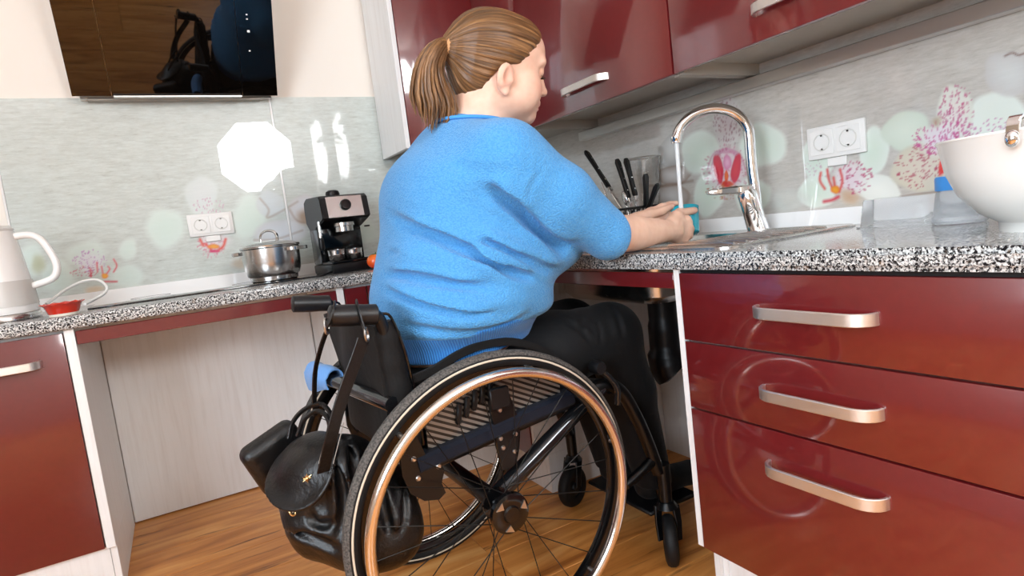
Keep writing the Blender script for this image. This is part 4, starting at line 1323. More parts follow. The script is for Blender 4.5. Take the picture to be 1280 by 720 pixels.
def put_wheel(o, y, rot):
    o.location = Vector((WX, y, WR * math.cos(CAMB))) - CO
    o.rotation_euler = rot.to_euler()
put_wheel(near, WY, Matrix.Rotation(CAMB, 3, 'X') @ Matrix.Rotation(0.2, 3, 'Y'))
far = near.copy(); COL.objects.link(far); far.parent = chair
for ch in list(near.children):
    c = ch.copy(); COL.objects.link(c); c.parent = far
put_wheel(far, WY + TRK, Matrix.Rotation(-CAMB, 3, 'X') @ Matrix.Rotation(math.pi, 3, 'Z'))

YN, YFAR = 1.176, 2 * CY - 1.176
def sides():
    return ((YN, 1), (YFAR, -1))
def seat_z(x): return 0.452 + 0.115 * (x - 0.36)
for ys, s in sides():
    # main side frame: seat rail bending down to the castor
    pth = catmull([(0.352, ys, seat_z(0.352)), (0.55, ys, seat_z(0.55)), (0.76, ys, seat_z(0.76)), (0.86, ys, 0.515), (0.915, ys, 0.485), (0.955, ys, 0.41), (0.985, ys, 0.33), (1.01, ys, 0.245)], 5)
    MB(CO).tube(pth, 0.0165, 14).build('side_frame', 'black_frame', chair)
    MB(CO).tube([(0.530, ys, 0.330), (0.60, ys, 0.368), (0.78, ys, 0.468), (0.86, ys, 0.505)], [0.021, 0.0205, 0.0185, 0.0165], 18).build('axle_tube', 'smoked_tube', chair)
    MB(CO).tube([(1.0, ys, 0.285), (0.955, ys, 0.265), (0.90, ys, 0.245)], [0.015, 0.013, 0.012], 12).build('brace', 'black_frame', chair)
    # axle plate hanging from the rail with bolts
    pl = MB(CO).prism([(0.545, 0.555), (0.592, 0.572), (0.612, 0.49), (0.600, 0.44), (0.585, 0.40), (0.556, 0.398), (0.552, 0.44), (0.548, 0.50)], ys - s * 0.022, ys - s * 0.012, 'y', 0.0).build('axle_plate', 'black_frame', chair)
    for bx_, bz in ((0.560, 0.470), (0.563, 0.448), (0.597, 0.470), (0.590, 0.432), (0.566, 0.532)):
        MB(CO).lathe((bx_, ys - s * 0.0225, bz), [(0, -0.003), (0.004, -0.003), (0.0055, -0.001), (0.0055, 0.001)], 12, (0, s, 0)).build('bolt', 'bolt_steel', pl)
    MB(CO).box((0.541, ys - s * 0.030 - 0.006, 0.538), (0.588, ys - s * 0.030 + 0.006, 0.585), 0.003, 1).build('guard_clamp', 'black_plastic', chair)
    # clothes guard: woven panel with a dark fabric border, curved over the wheel
    poly = [(0.400, 0.470), (0.406, 0.60), (0.44, 0.625), (0.50, 0.650), (0.56, 0.660), (0.62, 0.652), (0.70, 0.620), (0.74, 0.580), (0.735, 0.508), (0.60, 0.492), (0.50, 0.474)]
    MB(CO).prism(poly, ys - s * 0.004, ys + s * 0.002, 'y').build('side_guard', 'carbon_weave', chair)
    ed = catmull([(0.378, ys, 0.640), (0.40, ys, 0.640), (0.44, ys, 0.648), (0.50, ys, 0.668), (0.56, ys, 0.676), (0.63, ys, 0.668), (0.70, ys, 0.636), (0.76, ys, 0.580)], 4)
    MB(CO).tube(ed, 1.0, flat=(0.010, 0.018), up=(0, 0, 1)).build('guard_edge', 'black_nylon', chair)
    for k in range(5):
        x = 0.470 + 0.020 * k
        z = 0.522 + 0.010 * k
        MB(CO).box((x, ys - s * 0.010 - 0.005, z), (x + 0.012, ys - s * 0.010 + 0.005, z + 0.045), 0.003, 1, Matrix.Rotation(math.radians(12), 3, 'Y')).build('guard_slot', 'black_plastic', chair)
    # rear bracket plate with a hook-shaped lower edge
    hk = MB(CO).prism([(0.336, 0.535), (0.372, 0.535), (0.392, 0.470), (0.418, 0.455), (0.424, 0.440), (0.414, 0.415), (0.420, 0.392), (0.404, 0.382), (0.372, 0.390), (0.345, 0.415), (0.334, 0.455)], ys - s * 0.020, ys - s * 0.011, 'y').build('rear_bracket', 'black_frame', chair)
    for bx_, bz in ((0.362, 0.482), (0.366, 0.440), (0.412, 0.452)):
        MB(CO).lathe((bx_, ys - s * 0.0205, bz), [(0, -0.003), (0.004, -0.003), (0.006, -0.001), (0.006, 0.001)], 12, (0, s, 0)).build('bolt', 'bolt_steel', hk)
    # navy seat sling edge
    MB(CO).tube([(0.37, ys - s * 0.004, seat_z(0.37) + 0.012), (0.50, ys - s * 0.004, seat_z(0.5) + 0.014), (0.62, ys - s * 0.004, seat_z(0.62) + 0.016), (0.76, ys - s * 0.004, seat_z(0.76) + 0.014)], 1.0, flat=(0.044, 0.034), up=(0, 0, 1)).build('seat_sling_edge', 'navy_fabric', chair)
    # back post and push handle
    post = catmull([(0.362, ys, 0.46), (0.358, ys, 0.56), (0.350, ys, 0.68), (0.345, ys, 0.745), (0.336, ys, 0.778), (0.318, ys, 0.786)], 5)
    MB(CO).tube(post, 0.0125, 12).build('back_post', 'black_frame', chair)
    g0, g1 = Vector((0.336, ys, 0.783)), Vector((0.243, ys, 0.796))
    gp = [g0 + (g1 - g0) * k for k in (0, 0.03, 0.3, 0.55, 0.8, 0.97, 1.0)]
    MB(CO).tube(gp, [0.0165, 0.0205, 0.0205, 0.0215, 0.0212, 0.0205, 0.015], 20).build('push_handle', 'grip_rubber', chair)
    # castor with fork
    cx_, cy_ = 1.012, 1.158 if s == 1 else 2 * CY - 1.158
    yaw = math.radians(52 if s == 1 else 20)
    d = Vector((math.cos(yaw), math.sin(yaw), 0)); ax = Vector((-math.sin(yaw), math.cos(yaw), 0))
    ctr = Vector((cx_, cy_, 0.0655))
    cw = MB(CO).lathe(ctr, [(0.034, -0.014), (0.050, -0.017), (0.061, -0.013), (0.0652, -0.006), (0.0652, 0.006), (0.061, 0.013), (0.050, 0.017), (0.034, 0.014)], 36, ax, True).build('castor', 'black_rubber', chair)
    MB(CO).lathe(ctr, [(0, -0.016), (0.012, -0.016), (0.014, -0.010), (0.034, -0.009), (0.034, 0.009), (0.014, 0.010), (0.012, 0.016), (0, 0.016)], 24, ax).build('castor_hub', 'black_plastic', cw)
    fk = MB(CO)
    for q in (-1, 1):
        fk.tube([ctr + ax * 0.024 * q, ctr + ax * 0.0255 * q + Vector((0, 0, 0.045)) + d * 0.006, ctr + ax * 0.022 * q + Vector((0, 0, 0.085)) + d * 0.02], [1, 1.2, 1.5], flat=(0.006, 0.016))
    fk.tube([ctr + Vector((0, 0, 0.082)) + d * 0.02, ctr + Vector((0, 0, 0.098)) + d * 0.02], [0.030, 0.020], 16)
    fk.tube([ctr + Vector((0, 0, 0.095)) + d * 0.02, ctr + Vector((0, 0, 0.20)) + d * 0.02], [0.016, 0.018], 16)
    fk.build('castor_fork', 'black_frame', cw)
    # brake lever in front of the wheel
    MB(CO).lathe((0.838, ys - s * 0.02, 0.566), [(0, -0.016), (0.014, -0.016), (0.017, -0.010), (0.017, 0.014)], 18, (0, s, 0)).build('brake_pivot', 'black_plastic', chair)
    MB(CO).tube(catmull([(0.838, ys - s * 0.024, 0.566), (0.87, ys - s * 0.026, 0.53), (0.885, ys - s * 0.026, 0.50), (0.882, ys - s * 0.024, 0.465)], 4), 0.008, 10).build('brake_lever', 'smoked_tube', chair)

MB(CO).tube([(0.535, WY + 0.03, 0.331), (0.535, WY + TRK - 0.03, 0.331)], 0.0205, 18).build('cross_axle', 'black_frame', chair)
MB(CO).tube([(0.88, YN, 0.500), (0.88, YFAR, 0.500)], 0.013, 12).build('cross_tube', 'black_frame', chair)
# seat
sg = []
for i in range(9):
    x = 0.37 + 0.50 * i / 8
    sg.append([(x, YN + 0.012 + (YFAR - YN - 0.024) * j / 8, seat_z(x) + 0.014 - 0.012 * math.sin(math.pi * j / 8)) for j in range(9)])
MB(CO).sheet(sg, -0.008).build('seat_sling', 'black_nylon', chair)
# backrest upholstery with side bolsters
bg = []
for i in range(15):
    f = i / 14
    z = 0.475 + 0.285 * f
    xb = 0.356 - 0.022 * f
    row_ = []
    for j in range(17):
        g = j / 16
        y = YN + 0.004 + (YFAR - YN - 0.008) * g
        bow = 0.010 * math.sin(math.pi * g)
        row_.append((xb - bow - 0.006 * math.sin(9 * g + 5 * f), y, z + 0.015 * math.sin(math.pi * g) * f))
    bg.append(row_)
MB(CO).sheet(bg, 0.014).build('backrest', 'black_nylon', chair)
for ys, s in sides():
    pth = [(0.372 - 0.022 * k / 10, ys + s * 0.012, 0.49 + 0.275 * k / 10) for k in range(11)]
    rr = [0.020, 0.028, 0.0265, 0.029, 0.0265, 0.029, 0.0265, 0.029, 0.0265, 0.028, 0.016]
    MB(CO).tube(catmull(pth, 2), np.interp(np.linspace(0, 10, 21), range(11), rr), 16).build('back_bolster', 'black_nylon', chair)
    MB(CO).tube(catmull([(0.392, ys - s * 0.006, 0.50), (0.388, ys - s * 0.010, 0.60), (0.378, ys - s * 0.010, 0.70), (0.362, ys - s * 0.004, 0.772), (0.345, ys + s * 0.002, 0.783)], 4), 0.003, 8).build('piping', 'black_gloss', chair)
# diagonal bar behind the back
MB(CO).tube([(0.338, YN - 0.012, 0.600), (0.306, 1.38, 0.605), (0.272, 1.602, 0.612)], [0.0165, 0.0165, 0.016], 18).build('rear_bar', 'smoked_tube', chair)
MB(CO).tube([(0.280, 1.570, 0.611), (0.352, YFAR, 0.60)], 0.012, 10).build('rear_bar_bracket', 'black_frame', chair)
# footrest
for ys, s in sides():
    MB(CO).tube(catmull([(0.955, ys + s * 0.03, 0.43), (1.01, ys + s * 0.05, 0.36), (1.06, ys + s * 0.07, 0.22), (1.075, ys + s * 0.075, 0.115)], 4), 0.011, 10).build('footrest_tube', 'black_frame', chair)
MB(CO).box((1.02, YN + 0.06, 0.095), (1.20, YFAR - 0.06, 0.107), 0.004, 1).build('footplate', 'black_plastic', chair)

# ================================================================ signed-distance modelling (one continuous surface per body or garment)
class Field:
    def __init__(s, lo, hi, h):
        s.lo = np.array(lo, dtype=np.float32); s.h = h
        s.n = [int(math.ceil((hi[i] - lo[i]) / h)) + 1 for i in range(3)]
        s.G = np.full(s.n, 1.0, dtype=np.float32)
        s.ax = [s.lo[i] + np.arange(s.n[i], dtype=np.float32) * h for i in range(3)]
    def sl(s, lo, hi):
        a = [max(0, int(math.floor((lo[i] - s.lo[i]) / s.h))) for i in range(3)]
        b = [min(s.n[i], int(math.ceil((hi[i] - s.lo[i]) / s.h)) + 2) for i in range(3)]
        return tuple(slice(a[i], max(a[i], b[i])) for i in range(3))
    def xyz(s, sl):
        return (s.ax[0][sl[0]][:, None, None], s.ax[1][sl[1]][None, :, None], s.ax[2][sl[2]][None, None, :])
    def put(s, fn, lo, hi, k=0.02, mode='add', cut=None):
        m = k + 3 * s.h
        sl = s.sl([v - m for v in lo], [v + m for v in hi])
        if any(q.stop <= q.start for q in sl): return
        X, Y, Z = s.xyz(sl)
        d = fn(X, Y, Z)
        if cut is not None: d = smax(d, cut(X, Y, Z), 0.004)
        g = s.G[sl]
        s.G[sl] = smin(g, d, k) if mode == 'add' else smax(g, -d, k)
    def cone(s, a, b, ra, rb, k=0.02, mode='add', cut=None):
        a = np.array(a, float); b = np.array(b, float)
        R = max(ra, rb)
        s.put(lambda X, Y, Z: cone_d(X, Y, Z, a, b, ra, rb), np.minimum(a, b) - R, np.maximum(a, b) + R, k, mode, cut)
    def chain(s, pts, rs, k=0.008, k0=None):
        for i in range(len(pts) - 1):
            s.cone(pts[i], pts[i + 1], rs[i], rs[i + 1], (k0 if (i == 0 and k0) else k))
    def ell(s, c, r, k=0.02, rot=None, mode='add'):
        c = np.array(c, float); r = np.array(r, float)
        R = r.max()
        def fn(X, Y, Z):
            x, y, z = X - c[0], Y - c[1], Z - c[2]
            if rot is not None:
                A = rot          # rows = local axes in world
                x, y, z = (A[0][0] * x + A[0][1] * y + A[0][2] * z, A[1][0] * x + A[1][1] * y + A[1][2] * z, A[2][0] * x + A[2][1] * y + A[2][2] * z)
            q = np.sqrt((x / r[0]) ** 2 + (y / r[1]) ** 2 + (z / r[2]) ** 2)
            q2 = np.sqrt((x / r[0] ** 2) ** 2 + (y / r[1] ** 2) ** 2 + (z / r[2] ** 2) ** 2) + 1e-9
            return (q * (q - 1) / q2).astype(np.float32)
        s.put(fn, c - R, c + R, k, mode)
    def sample(s, p):
        i = np.clip(np.round((np.asarray(p) - s.lo) / s.h).astype(int), 0, np.array(s.n) - 1)
        return s.G[i[..., 0], i[..., 1], i[..., 2]]
    def hit(s, px, py, t0=0.5, t1=2.6):
        r = ray(px, py)
        t = np.arange(t0, t1, s.h * 0.5)
        P = CAM + r * t[:, None]
        inside = np.all((P >= s.lo) & (P <= s.lo + (np.array(s.n) - 1) * s.h), axis=1)
        v = np.where(inside, s.sample(P), 1.0)
        w = np.where(v < 0)[0]
        return P[w[0]] if len(w) else None
    def groove(s, pts, depth, width, ridge=0.6, taper=True):
        """press a fold into the surface along a 3-d polyline"""
        pts = [np.array(p) for p in pts if p is not None]
        if len(pts) < 2: return
        pp = np.array([list(q) for q in catmull([Vector(p) for p in pts], 5)])
        lo, hi = pp.min(0) - width * 4, pp.max(0) + width * 4
        sl = s.sl(lo, hi)
        X, Y, Z = s.xyz(sl)
        shp = s.G[sl].shape
        near = np.abs(s.G[sl]) < 0.04
        idx = np.where(near)
        Q = np.stack([s.ax[0][sl[0]][idx[0]], s.ax[1][sl[1]][idx[1]], s.ax[2][sl[2]][idx[2]]], 1)
        best = np.full(len(Q), 9.0); tt = np.zeros(len(Q)); sg = np.zeros(len(Q))
        n = len(pp) - 1
        for i in range(n):
            a, b = pp[i], pp[i + 1]
            ab = b - a
            t = np.clip(((Q - a) @ ab) / (ab @ ab + 1e-12), 0, 1)
            df = Q - a - t[:, None] * ab
            d = np.linalg.norm(df, axis=1)
            u = d < best
            best = np.where(u, d, best); tt = np.where(u, (i + t) / n, tt); sg = np.where(u, df[:, 2], sg)
        tp = np.clip(np.sin(np.pi * np.clip(tt, 0.02, 0.98)) * 1.6, 0, 1) if taper else 1.0
        disp = depth * np.exp(-(best / width) ** 2) - ridge * depth * np.exp(-((best - 2.0 * width) / (1.1 * width)) ** 2) * np.where(sg > 0, 1.0, 0.55)
        g = s.G[sl]
        g[idx] += (disp * tp).astype(np.float32)
        s.G[sl] = g
    def mesh(s, smooth=2):
        G = s.G
        sgn = G < 0
        c = [(0, 0, 0), (1, 0, 0), (0, 1, 0), (1, 1, 0), (0, 0, 1), (1, 0, 1), (0, 1, 1), (1, 1, 1)]
        n = G.shape
        cnt = np.zeros([q - 1 for q in n], dtype=np.int8)
        for o in c:
            cnt += sgn[o[0]:n[0] - 1 + o[0], o[1]:n[1] - 1 + o[1], o[2]:n[2] - 1 + o[2]]
        act = (cnt > 0) & (cnt < 8)
        I = np.stack(np.where(act), 1)
        vid = np.full(act.shape, -1, dtype=np.int64)
        vid[act] = np.arange(len(I))
        vals = np.stack([G[I[:, 0] + o[0], I[:, 1] + o[1], I[:, 2] + o[2]] for o in c], 1)
        acc = np.zeros((len(I), 3)); num = np.zeros(len(I))
        for a, b in ((0, 1), (2, 3), (4, 5), (6, 7), (0, 2), (1, 3), (4, 6), (5, 7), (0, 4), (1, 5), (2, 6), (3, 7)):
            va, vb = vals[:, a], vals[:, b]
            cr = (va < 0) != (vb < 0)
            t = np.where(cr, va / np.where(cr, va - vb, 1), 0)
            p = np.array(c[a]) + t[:, None] * (np.array(c[b]) - np.array(c[a]))
            acc += np.where(cr[:, None], p, 0); num += cr
        Vt = s.lo + (I + acc / num[:, None]) * s.h
        faces = []
        for ax in range(3):
            o = [0, 0, 0]; o[ax] = 1
            A = sgn[:n[0] - o[0], :n[1] - o[1], :n[2] - o[2]]; B = sgn[o[0]:, o[1]:, o[2]:]
            u, w = (ax + 1) % 3, (ax + 2) % 3
            ch = A != B
            E = np.stack(np.where(ch), 1)
            ok = (E[:, u] > 0) & (E[:, w] > 0) & (E[:, u] < n[u] - 1) & (E[:, w] < n[w] - 1)
            E = E[ok]
            du = np.zeros(3, int); du[u] = 1
            dw = np.zeros(3, int); dw[w] = 1
            q = [vid[tuple((E - du * i - dw * j).T)] for i, j in ((1, 1), (0, 1), (0, 0), (1, 0))]
            q = np.stack(q, 1)
            fl = A[tuple(E.T)]
            q[~fl] = q[~fl][:, ::-1]
            faces.append(q)
        Fc = np.vstack(faces)
        Fc = Fc[(Fc >= 0).all(1)]
        for _ in range(smooth):
            acc = np.zeros_like(Vt); num = np.zeros(len(Vt))
            for a, b in ((0, 1), (1, 2), (2, 3), (3, 0)):
                for x, y in ((a, b), (b, a)):
                    np.add.at(acc, Fc[:, x], Vt[Fc[:, y]]); np.add.at(num, Fc[:, x], 1)
            Vt = 0.5 * Vt + 0.5 * acc / np.maximum(num, 1)[:, None]
        return Vt, Fc

def smin(a, b, k):
    if k <= 0: return np.minimum(a, b)
    h = np.maximum(k - np.abs(a - b), 0) / k
    return np.minimum(a, b) - h * h * k * 0.25
def smax(a, b, k):
    return -smin(-a, -b, k)
def cone_d(X, Y, Z, a, b, ra, rb):
    ab = b - a
    L2 = float(ab @ ab)
    t = np.clip(((X - a[0]) * ab[0] + (Y - a[1]) * ab[1] + (Z - a[2]) * ab[2]) / L2, 0, 1)
    d = np.sqrt((X - a[0] - t * ab[0]) ** 2 + (Y - a[1] - t * ab[1]) ** 2 + (Z - a[2] - t * ab[2]) ** 2)
    return (d - (ra + (rb - ra) * t)).astype(np.float32)
def smooth_interp(x, xs, ys):
    """cubic (Catmull) interpolation through the knots"""
    dense = np.linspace(xs[0], xs[-1], 240)
    m = np.gradient(ys, xs)
    out = np.empty_like(dense)
    for q, v in enumerate(dense):
        i = min(max(np.searchsorted(xs, v) - 1, 0), len(xs) - 2)
        h = xs[i + 1] - xs[i]; t = (v - xs[i]) / h
        out[q] = (2 * t ** 3 - 3 * t ** 2 + 1) * ys[i] + (t ** 3 - 2 * t ** 2 + t) * h * m[i] + (-2 * t ** 3 + 3 * t ** 2) * ys[i + 1] + (t ** 3 - t ** 2) * h * m[i + 1]
    return np.interp(x, dense, out)

# ================================================================ the seated person
PC = 1.365                                   # her centre plane
LEV = np.array([  # z, back x, front x, half width
    (0.590, 0.404, 0.735, 0.178), (0.640, 0.398, 0.755, 0.182), (0.680, 0.394, 0.760, 0.190), (0.710, 0.391, 0.770, 0.222),
    (0.755, 0.390, 0.790, 0.246), (0.800, 0.393, 0.822, 0.243), (0.840, 0.405, 0.862, 0.240), (0.880, 0.419, 0.868, 0.238),
    (0.930, 0.437, 0.855, 0.234), (0.980, 0.456, 0.835, 0.228), (1.030, 0.479, 0.810, 0.216), (1.075, 0.504, 0.785, 0.193),
    (1.110, 0.526, 0.766, 0.160), (1.145, 0.553, 0.750, 0.122), (1.180, 0.575, 0.738, 0.090), (1.205, 0.590, 0.730, 0.072)])
SH_R, EL_R = np.array((0.668, 1.172, 1.058)), np.array((0.893, 1.135, 0.876))
SH_L, EL_L = np.array((0.668, 1.556, 1.058)), np.array((0.940, 1.575, 0.872))
WR_R, WR_L = np.array((1.190, 1.246, 0.858)), np.array((1.180, 1.412, 0.872))
def torso_d(grow):
    zs = LEV[:, 0]
    def fn(X, Y, Z):
        z = np.clip(Z, zs[0], zs[-1])
        bk = smooth_interp(z, zs, LEV[:, 1]); fr = smooth_interp(z, zs, LEV[:, 2]); hw = smooth_interp(z, zs, LEV[:, 3])
        cx, a = (bk + fr) / 2, (fr - bk) / 2 + grow
        b = hw + grow
        e = 2.25
        q = (np.abs((X - cx) / a) ** e + np.abs((Y - PC) / b) ** e) ** (1 / e)
        d = (q - 1) * np.minimum(a, b) * 0.9
        return smax(smax(d, (zs[0] - Z) - grow + 0 * X + 0 * Y, 0.03), (Z - zs[-1]) - grow + 0 * X + 0 * Y, 0.05).astype(np.float32)
    return fn
TLO, THI = (0.36, 1.08, 0.57), (0.92, 1.65, 1.22)

person = thing('person', 'person in a blue knit sweater and black trousers seated, washing a cup at the sink', 'person', (0.60, PC, 0.0))
PO = person.location

# ---- sweater
sw = Field((0.34, 1.02, 0.585), (1.01, 1.72, 1.25), 0.0045)
sw.put(torso_d(0.0), TLO, THI, 0.02)
for y in (1.255, 1.475):                                              # bust
    sw.ell((0.795, y, 0.875), (0.100, 0.098, 0.078), 0.05)
sw.ell((0.700, 1.365, 0.735), (0.100, 0.200, 0.066), 0.05)            # belly
sw.ell((0.56, 1.365, 1.02), (0.10, 0.20, 0.10), 0.06)                 # upper back
def cuff_cut(el, wr, off):
    n = (wr - el) / np.linalg.norm(wr - el)
    q = el + n * off
    return lambda X, Y, Z: ((X - q[0]) * n[0] + (Y - q[1]) * n[1] + (Z - q[2]) * n[2]).astype(np.float32)
for sh, el, wr, s in ((SH_R, EL_R, WR_R, 1), (SH_L, EL_L, WR_L, -1)):
    sw.ell(sh + np.array((-0.005, s * 0.012, -0.012)), (0.092, 0.080, 0.088), 0.06)
    sw.cone(sh + np.array((-0.040, s * 0.11, 0.052)), sh + np.array((-0.005, 0.0, 0.012)), 0.062, 0.074, 0.05)
    mid = (sh + el) / 2 + np.array((-0.004, -s * 0.012, 0.004))
    n = (wr - el) / np.linalg.norm(wr - el)
    sw.cone(sh, mid, 0.086, 0.076, 0.035)
    sw.cone(mid, el, 0.075, 0.057, 0.02, cut=cuff_cut(el, wr, 0.004))
    sw.cone(el, el + n * 0.05, 0.057, 0.053, 0.015, cut=cuff_cut(el, wr, 0.004))
    n = (wr - el) / np.linalg.norm(wr - el)
    
Xs, Ys, Zs = sw.xyz(sw.sl(sw.lo, sw.lo + 2))
sw.G = smax(sw.G, (0.690 + 0.10 * np.clip(Xs - 0.52, 0, 1) - Zs + 0 * Ys).astype(np.float32), 0.03)
# folds, laid along the lines the cloth shows
def fold(px, depth, width, ridge=0.6):
    sw.groove([sw.hit(*p) for p in px], depth * 1.25, width, ridge)
fold([(604, 234), (625, 243), (645, 258), (663, 277), (684, 296), (706, 310)], 0.022, 0.013, 0.5)
fold([(640, 238), (655, 262), (668, 283), (690, 303)], 0.010, 0.010, 0.4)
fold([(486, 268), (515, 283), (550, 296), (585, 313), (620, 330), (650, 343), (676, 346)], 0.011, 0.011, 0.8)
fold([(590, 298), (620, 308), (650, 322), (676, 333), (700, 337)], 0.010, 0.010, 0.8)
fold([(477, 345), (505, 344), (535, 350), (570, 356), (610, 360)], 0.009, 0.009, 0.8)
fold([(480, 362), (505, 371), (540, 384), (580, 392), (625, 388)], 0.009, 0.009, 0.8)
fold([(482, 316), (505, 318), (530, 322)], 0.005, 0.008, 0.6)
fold([(500, 402), (540, 412), (585, 416), (630, 406), (665, 390)], 0.006, 0.009, 0.7)
sw.groove([sw.hit(*p) for p in [(490, 270), (530, 290), (580, 312), (630, 334), (672, 346)]], 0.010, 0.026, 0.9)
sw.groove([sw.hit(*p) for p in [(480, 346), (530, 350), (590, 358), (640, 362)]], 0.008, 0.022, 0.9)
sw.groove([sw.hit(*p) for p in [(610, 236), (650, 262), (690, 300), (712, 312)]], 0.012, 0.024, 0.5)
fold([(676, 214), (662, 240), (655, 262)], 0.004, 0.006, 0.4)
fold([(560, 205), (600, 214), (640, 214)], 0.003, 0.012, 0.4)
Vs, Fs = sw.mesh(2)
def knit_mat(name, col, col2, freq_z, freq_u, rib=False):
    m = mat(name, col, 0.85, sheen=0.2, spec=0.2)
    t = NT(m)
    if rib:
        at = t.n('ShaderNodeAttribute', attribute_name='knit')
        sep = t.n('ShaderNodeSeparateXYZ'); t.l(at.outputs['Vector'], sep.inputs[0])
        mu = t.n('ShaderNodeMath', operation='MULTIPLY'); mu.inputs[1].default_value = freq_u; t.l(sep.outputs[0], mu.inputs[0])
        si = t.n('ShaderNodeMath', operation='SINE'); t.l(mu.outputs[0], si.inputs[0])
        mr = t.n('ShaderNodeMapRange'); mr.inputs['From Min'].default_value = -1; mr.inputs['From Max'].default_value = 1
        t.l(si.outputs[0], mr.inputs['Value']); h = mr.outputs[0]
    else:
        vo = t.n('ShaderNodeTexVoronoi', feature='F1'); vo.inputs['Scale'].default_value = 250.0
        t.l(t.coord(scale=(1, 1, 1.25)), vo.inputs['Vector'])
        mr = t.n('ShaderNodeMapRange'); mr.inputs['From Min'].default_value = 0.75; mr.inputs['From Max'].default_value = 0.05
        t.l(vo.outputs['Distance'], mr.inputs['Value']); h = mr.outputs[0]
    t.bump(h, 0.6, 0.003)
    t.color(t.ramp(h, [(0.0, col2), (0.6, col), (1.0, col)]))
knit_mat('blue_knit', lin(84, 156, 211), lin(70, 142, 202), 1250.0, 1250.0)
knit_mat('blue_rib', lin(62, 138, 208), lin(36, 100, 180), 900.0, 1000.0, True)
def knit_attr(o, Vw, fn):
    at = o.data.attributes.new('knit', 'FLOAT_VECTOR', 'POINT')
    at.data.foreach_set('vector', fn(Vw).astype(np.float32).ravel())
def knit_uv(Vw):
    ang = np.arctan2(Vw[:, 1] - PC, Vw[:, 0] - 0.62)
    return np.stack([ang * 0.24, Vw[:, 2], np.zeros(len(Vw))], 1)
sweater = raw_mesh('sweater', Vs, Fs, 'blue_knit', person, True, PO)
sweater['label'] = 'bright blue knitted sweater with three-quarter sleeves'
knit_attr(sweater, Vs, knit_uv)

# ribbed hem band below the sweater
hb = Field((0.36, 1.10, 0.575), (0.84, 1.64, 0.76), 0.004)
hb.put(torso_d(-0.002), TLO, THI, 0.01, cut=lambda X, Y, Z: (np.abs(Z - 0.678 - 0.10 * np.clip(X - 0.52, 0, 1)) - 0.032 + 0 * Y).astype(np.float32))
Vh, Fh = hb.mesh(1)
hem = raw_mesh('hem_rib', Vh, Fh, 'blue_rib', sweater, True, (0, 0, 0))
hem.location = -PO
knit_attr(hem, Vh, knit_uv)
# collar
mat('collar_knit', lin(70, 148, 214), 0.85)
NB, NT_ = np.array((0.640, 1.335, 1.120)), np.array((0.715, 1.300, 1.235))

# ---- head frame
hp, hr = math.radians(12), math.radians(5)
HF = np.array((math.cos(hp), -0.04, -math.sin(hp))); HF /= np.linalg.norm(HF)
HU0 = np.array((math.sin(hp), 0, math.cos(hp)))
HS = np.cross(HU0, HF); HS /= np.linalg.norm(HS)              # her left
HU = np.cross(HF, HS)
HS, HU = HS * math.cos(hr) + HU * math.sin(hr), HU * math.cos(hr) - HS * math.sin(hr)
HC = np.array((0.745, 1.300, 1.305))
HROT = np.array([HF, HS, HU])
def H(f, s, u): return HC + HF * f + HS * s + HU * u

# ---- body: head, neck, trunk, arms and hands as one surface
bd = Field((0.38, 1.06, 0.42), (1.42, 1.68, 1.46), 0.0031)
bd.put(torso_d(-0.020), TLO, THI, 0.02)
bd.cone(H(-0.030, 0, -0.05), NB + np.array((0.02, 0, -0.03)), 0.060, 0.068, 0.03)
bd.cone(H(-0.010, 0, -0.07), NB + np.array((0.05, 0, -0.02)), 0.055, 0.062, 0.03)
def hell(f, s, u, r, k=0.02, mode='add', tilt=0.0):
    rot = HROT
    if tilt:
        c, q = math.cos(tilt), math.sin(tilt)
        rot = np.array([HF * c + HU * q, HS, HU * c - HF * q])
    bd.ell(H(f, s, u), r, k, rot, mode)
hell(-0.012, 0, 0.034, (0.110, 0.083, 0.084), 0.03)
hell(0.052, 0, 0.040, (0.064, 0.066, 0.062), 0.03)
hell(0.040, 0, -0.040, (0.068, 0.064, 0.080), 0.035)
hell(0.058, 0, -0.088, (0.050, 0.046, 0.034), 0.03)
hell(0.092, 0, -0.106, (0.019, 0.022, 0.016), 0.022)
for s in (-1, 1):
    hell(0.066, s * 0.040, -0.050, (0.034, 0.028, 0.034), 0.03)
    hell(0.020, s * 0.050, -0.078, (0.050, 0.020, 0.028), 0.03)
    hell(0.110, s * 0.034, -0.002, (0.018, 0.022, 0.015), 0.02, 'sub')
    hell(0.092, s * 0.033, -0.004, (0.0165, 0.0165, 0.0155), 0.004)
    hell(0.094, s * 0.032, 0.019, (0.012, 0.026, 0.008), 0.02)
    # ear: shell, bowl, lobe
    c, q = math.cos(-0.22), math.sin(-0.22)
    er = np.array([HF * c + HU * q, HS, HU * c - HF * q])
    ec = (-0.012, s * 0.0795, -0.046)
    bd.ell(H(*ec), (0.021, 0.0085, 0.034), 0.006, er)
    bd.ell(H(ec[0] - 0.006, s * 0.087, ec[2] + 0.004), (0.0175, 0.007, 0.029), 0.004, er)
    bd.ell(H(ec[0] + 0.003, s * 0.093, ec[2] + 0.004), (0.0115, 0.0075, 0.020), 0.004, er, 'sub')
    bd.ell(H(ec[0] + 0.004, s * 0.082, ec[2] - 0.031), (0.009, 0.0065, 0.010), 0.006, er)
    bd.ell(H(ec[0] + 0.016, s * 0.083, ec[2] - 0.004), (0.005, 0.005, 0.008), 0.004, er)
bd.cone(H(0.112, 0, 0.012), H(0.128, 0, -0.034), 0.0075, 0.0105, 0.012)
hell(0.131, 0, -0.038, (0.0105, 0.0115, 0.0095), 0.008)
for s in (-1, 1):
    hell(0.118, s * 0.011, -0.043, (0.011, 0.008, 0.0075), 0.006)
hell(0.108, 0, -0.068, (0.014, 0.024, 0.010), 0.012)
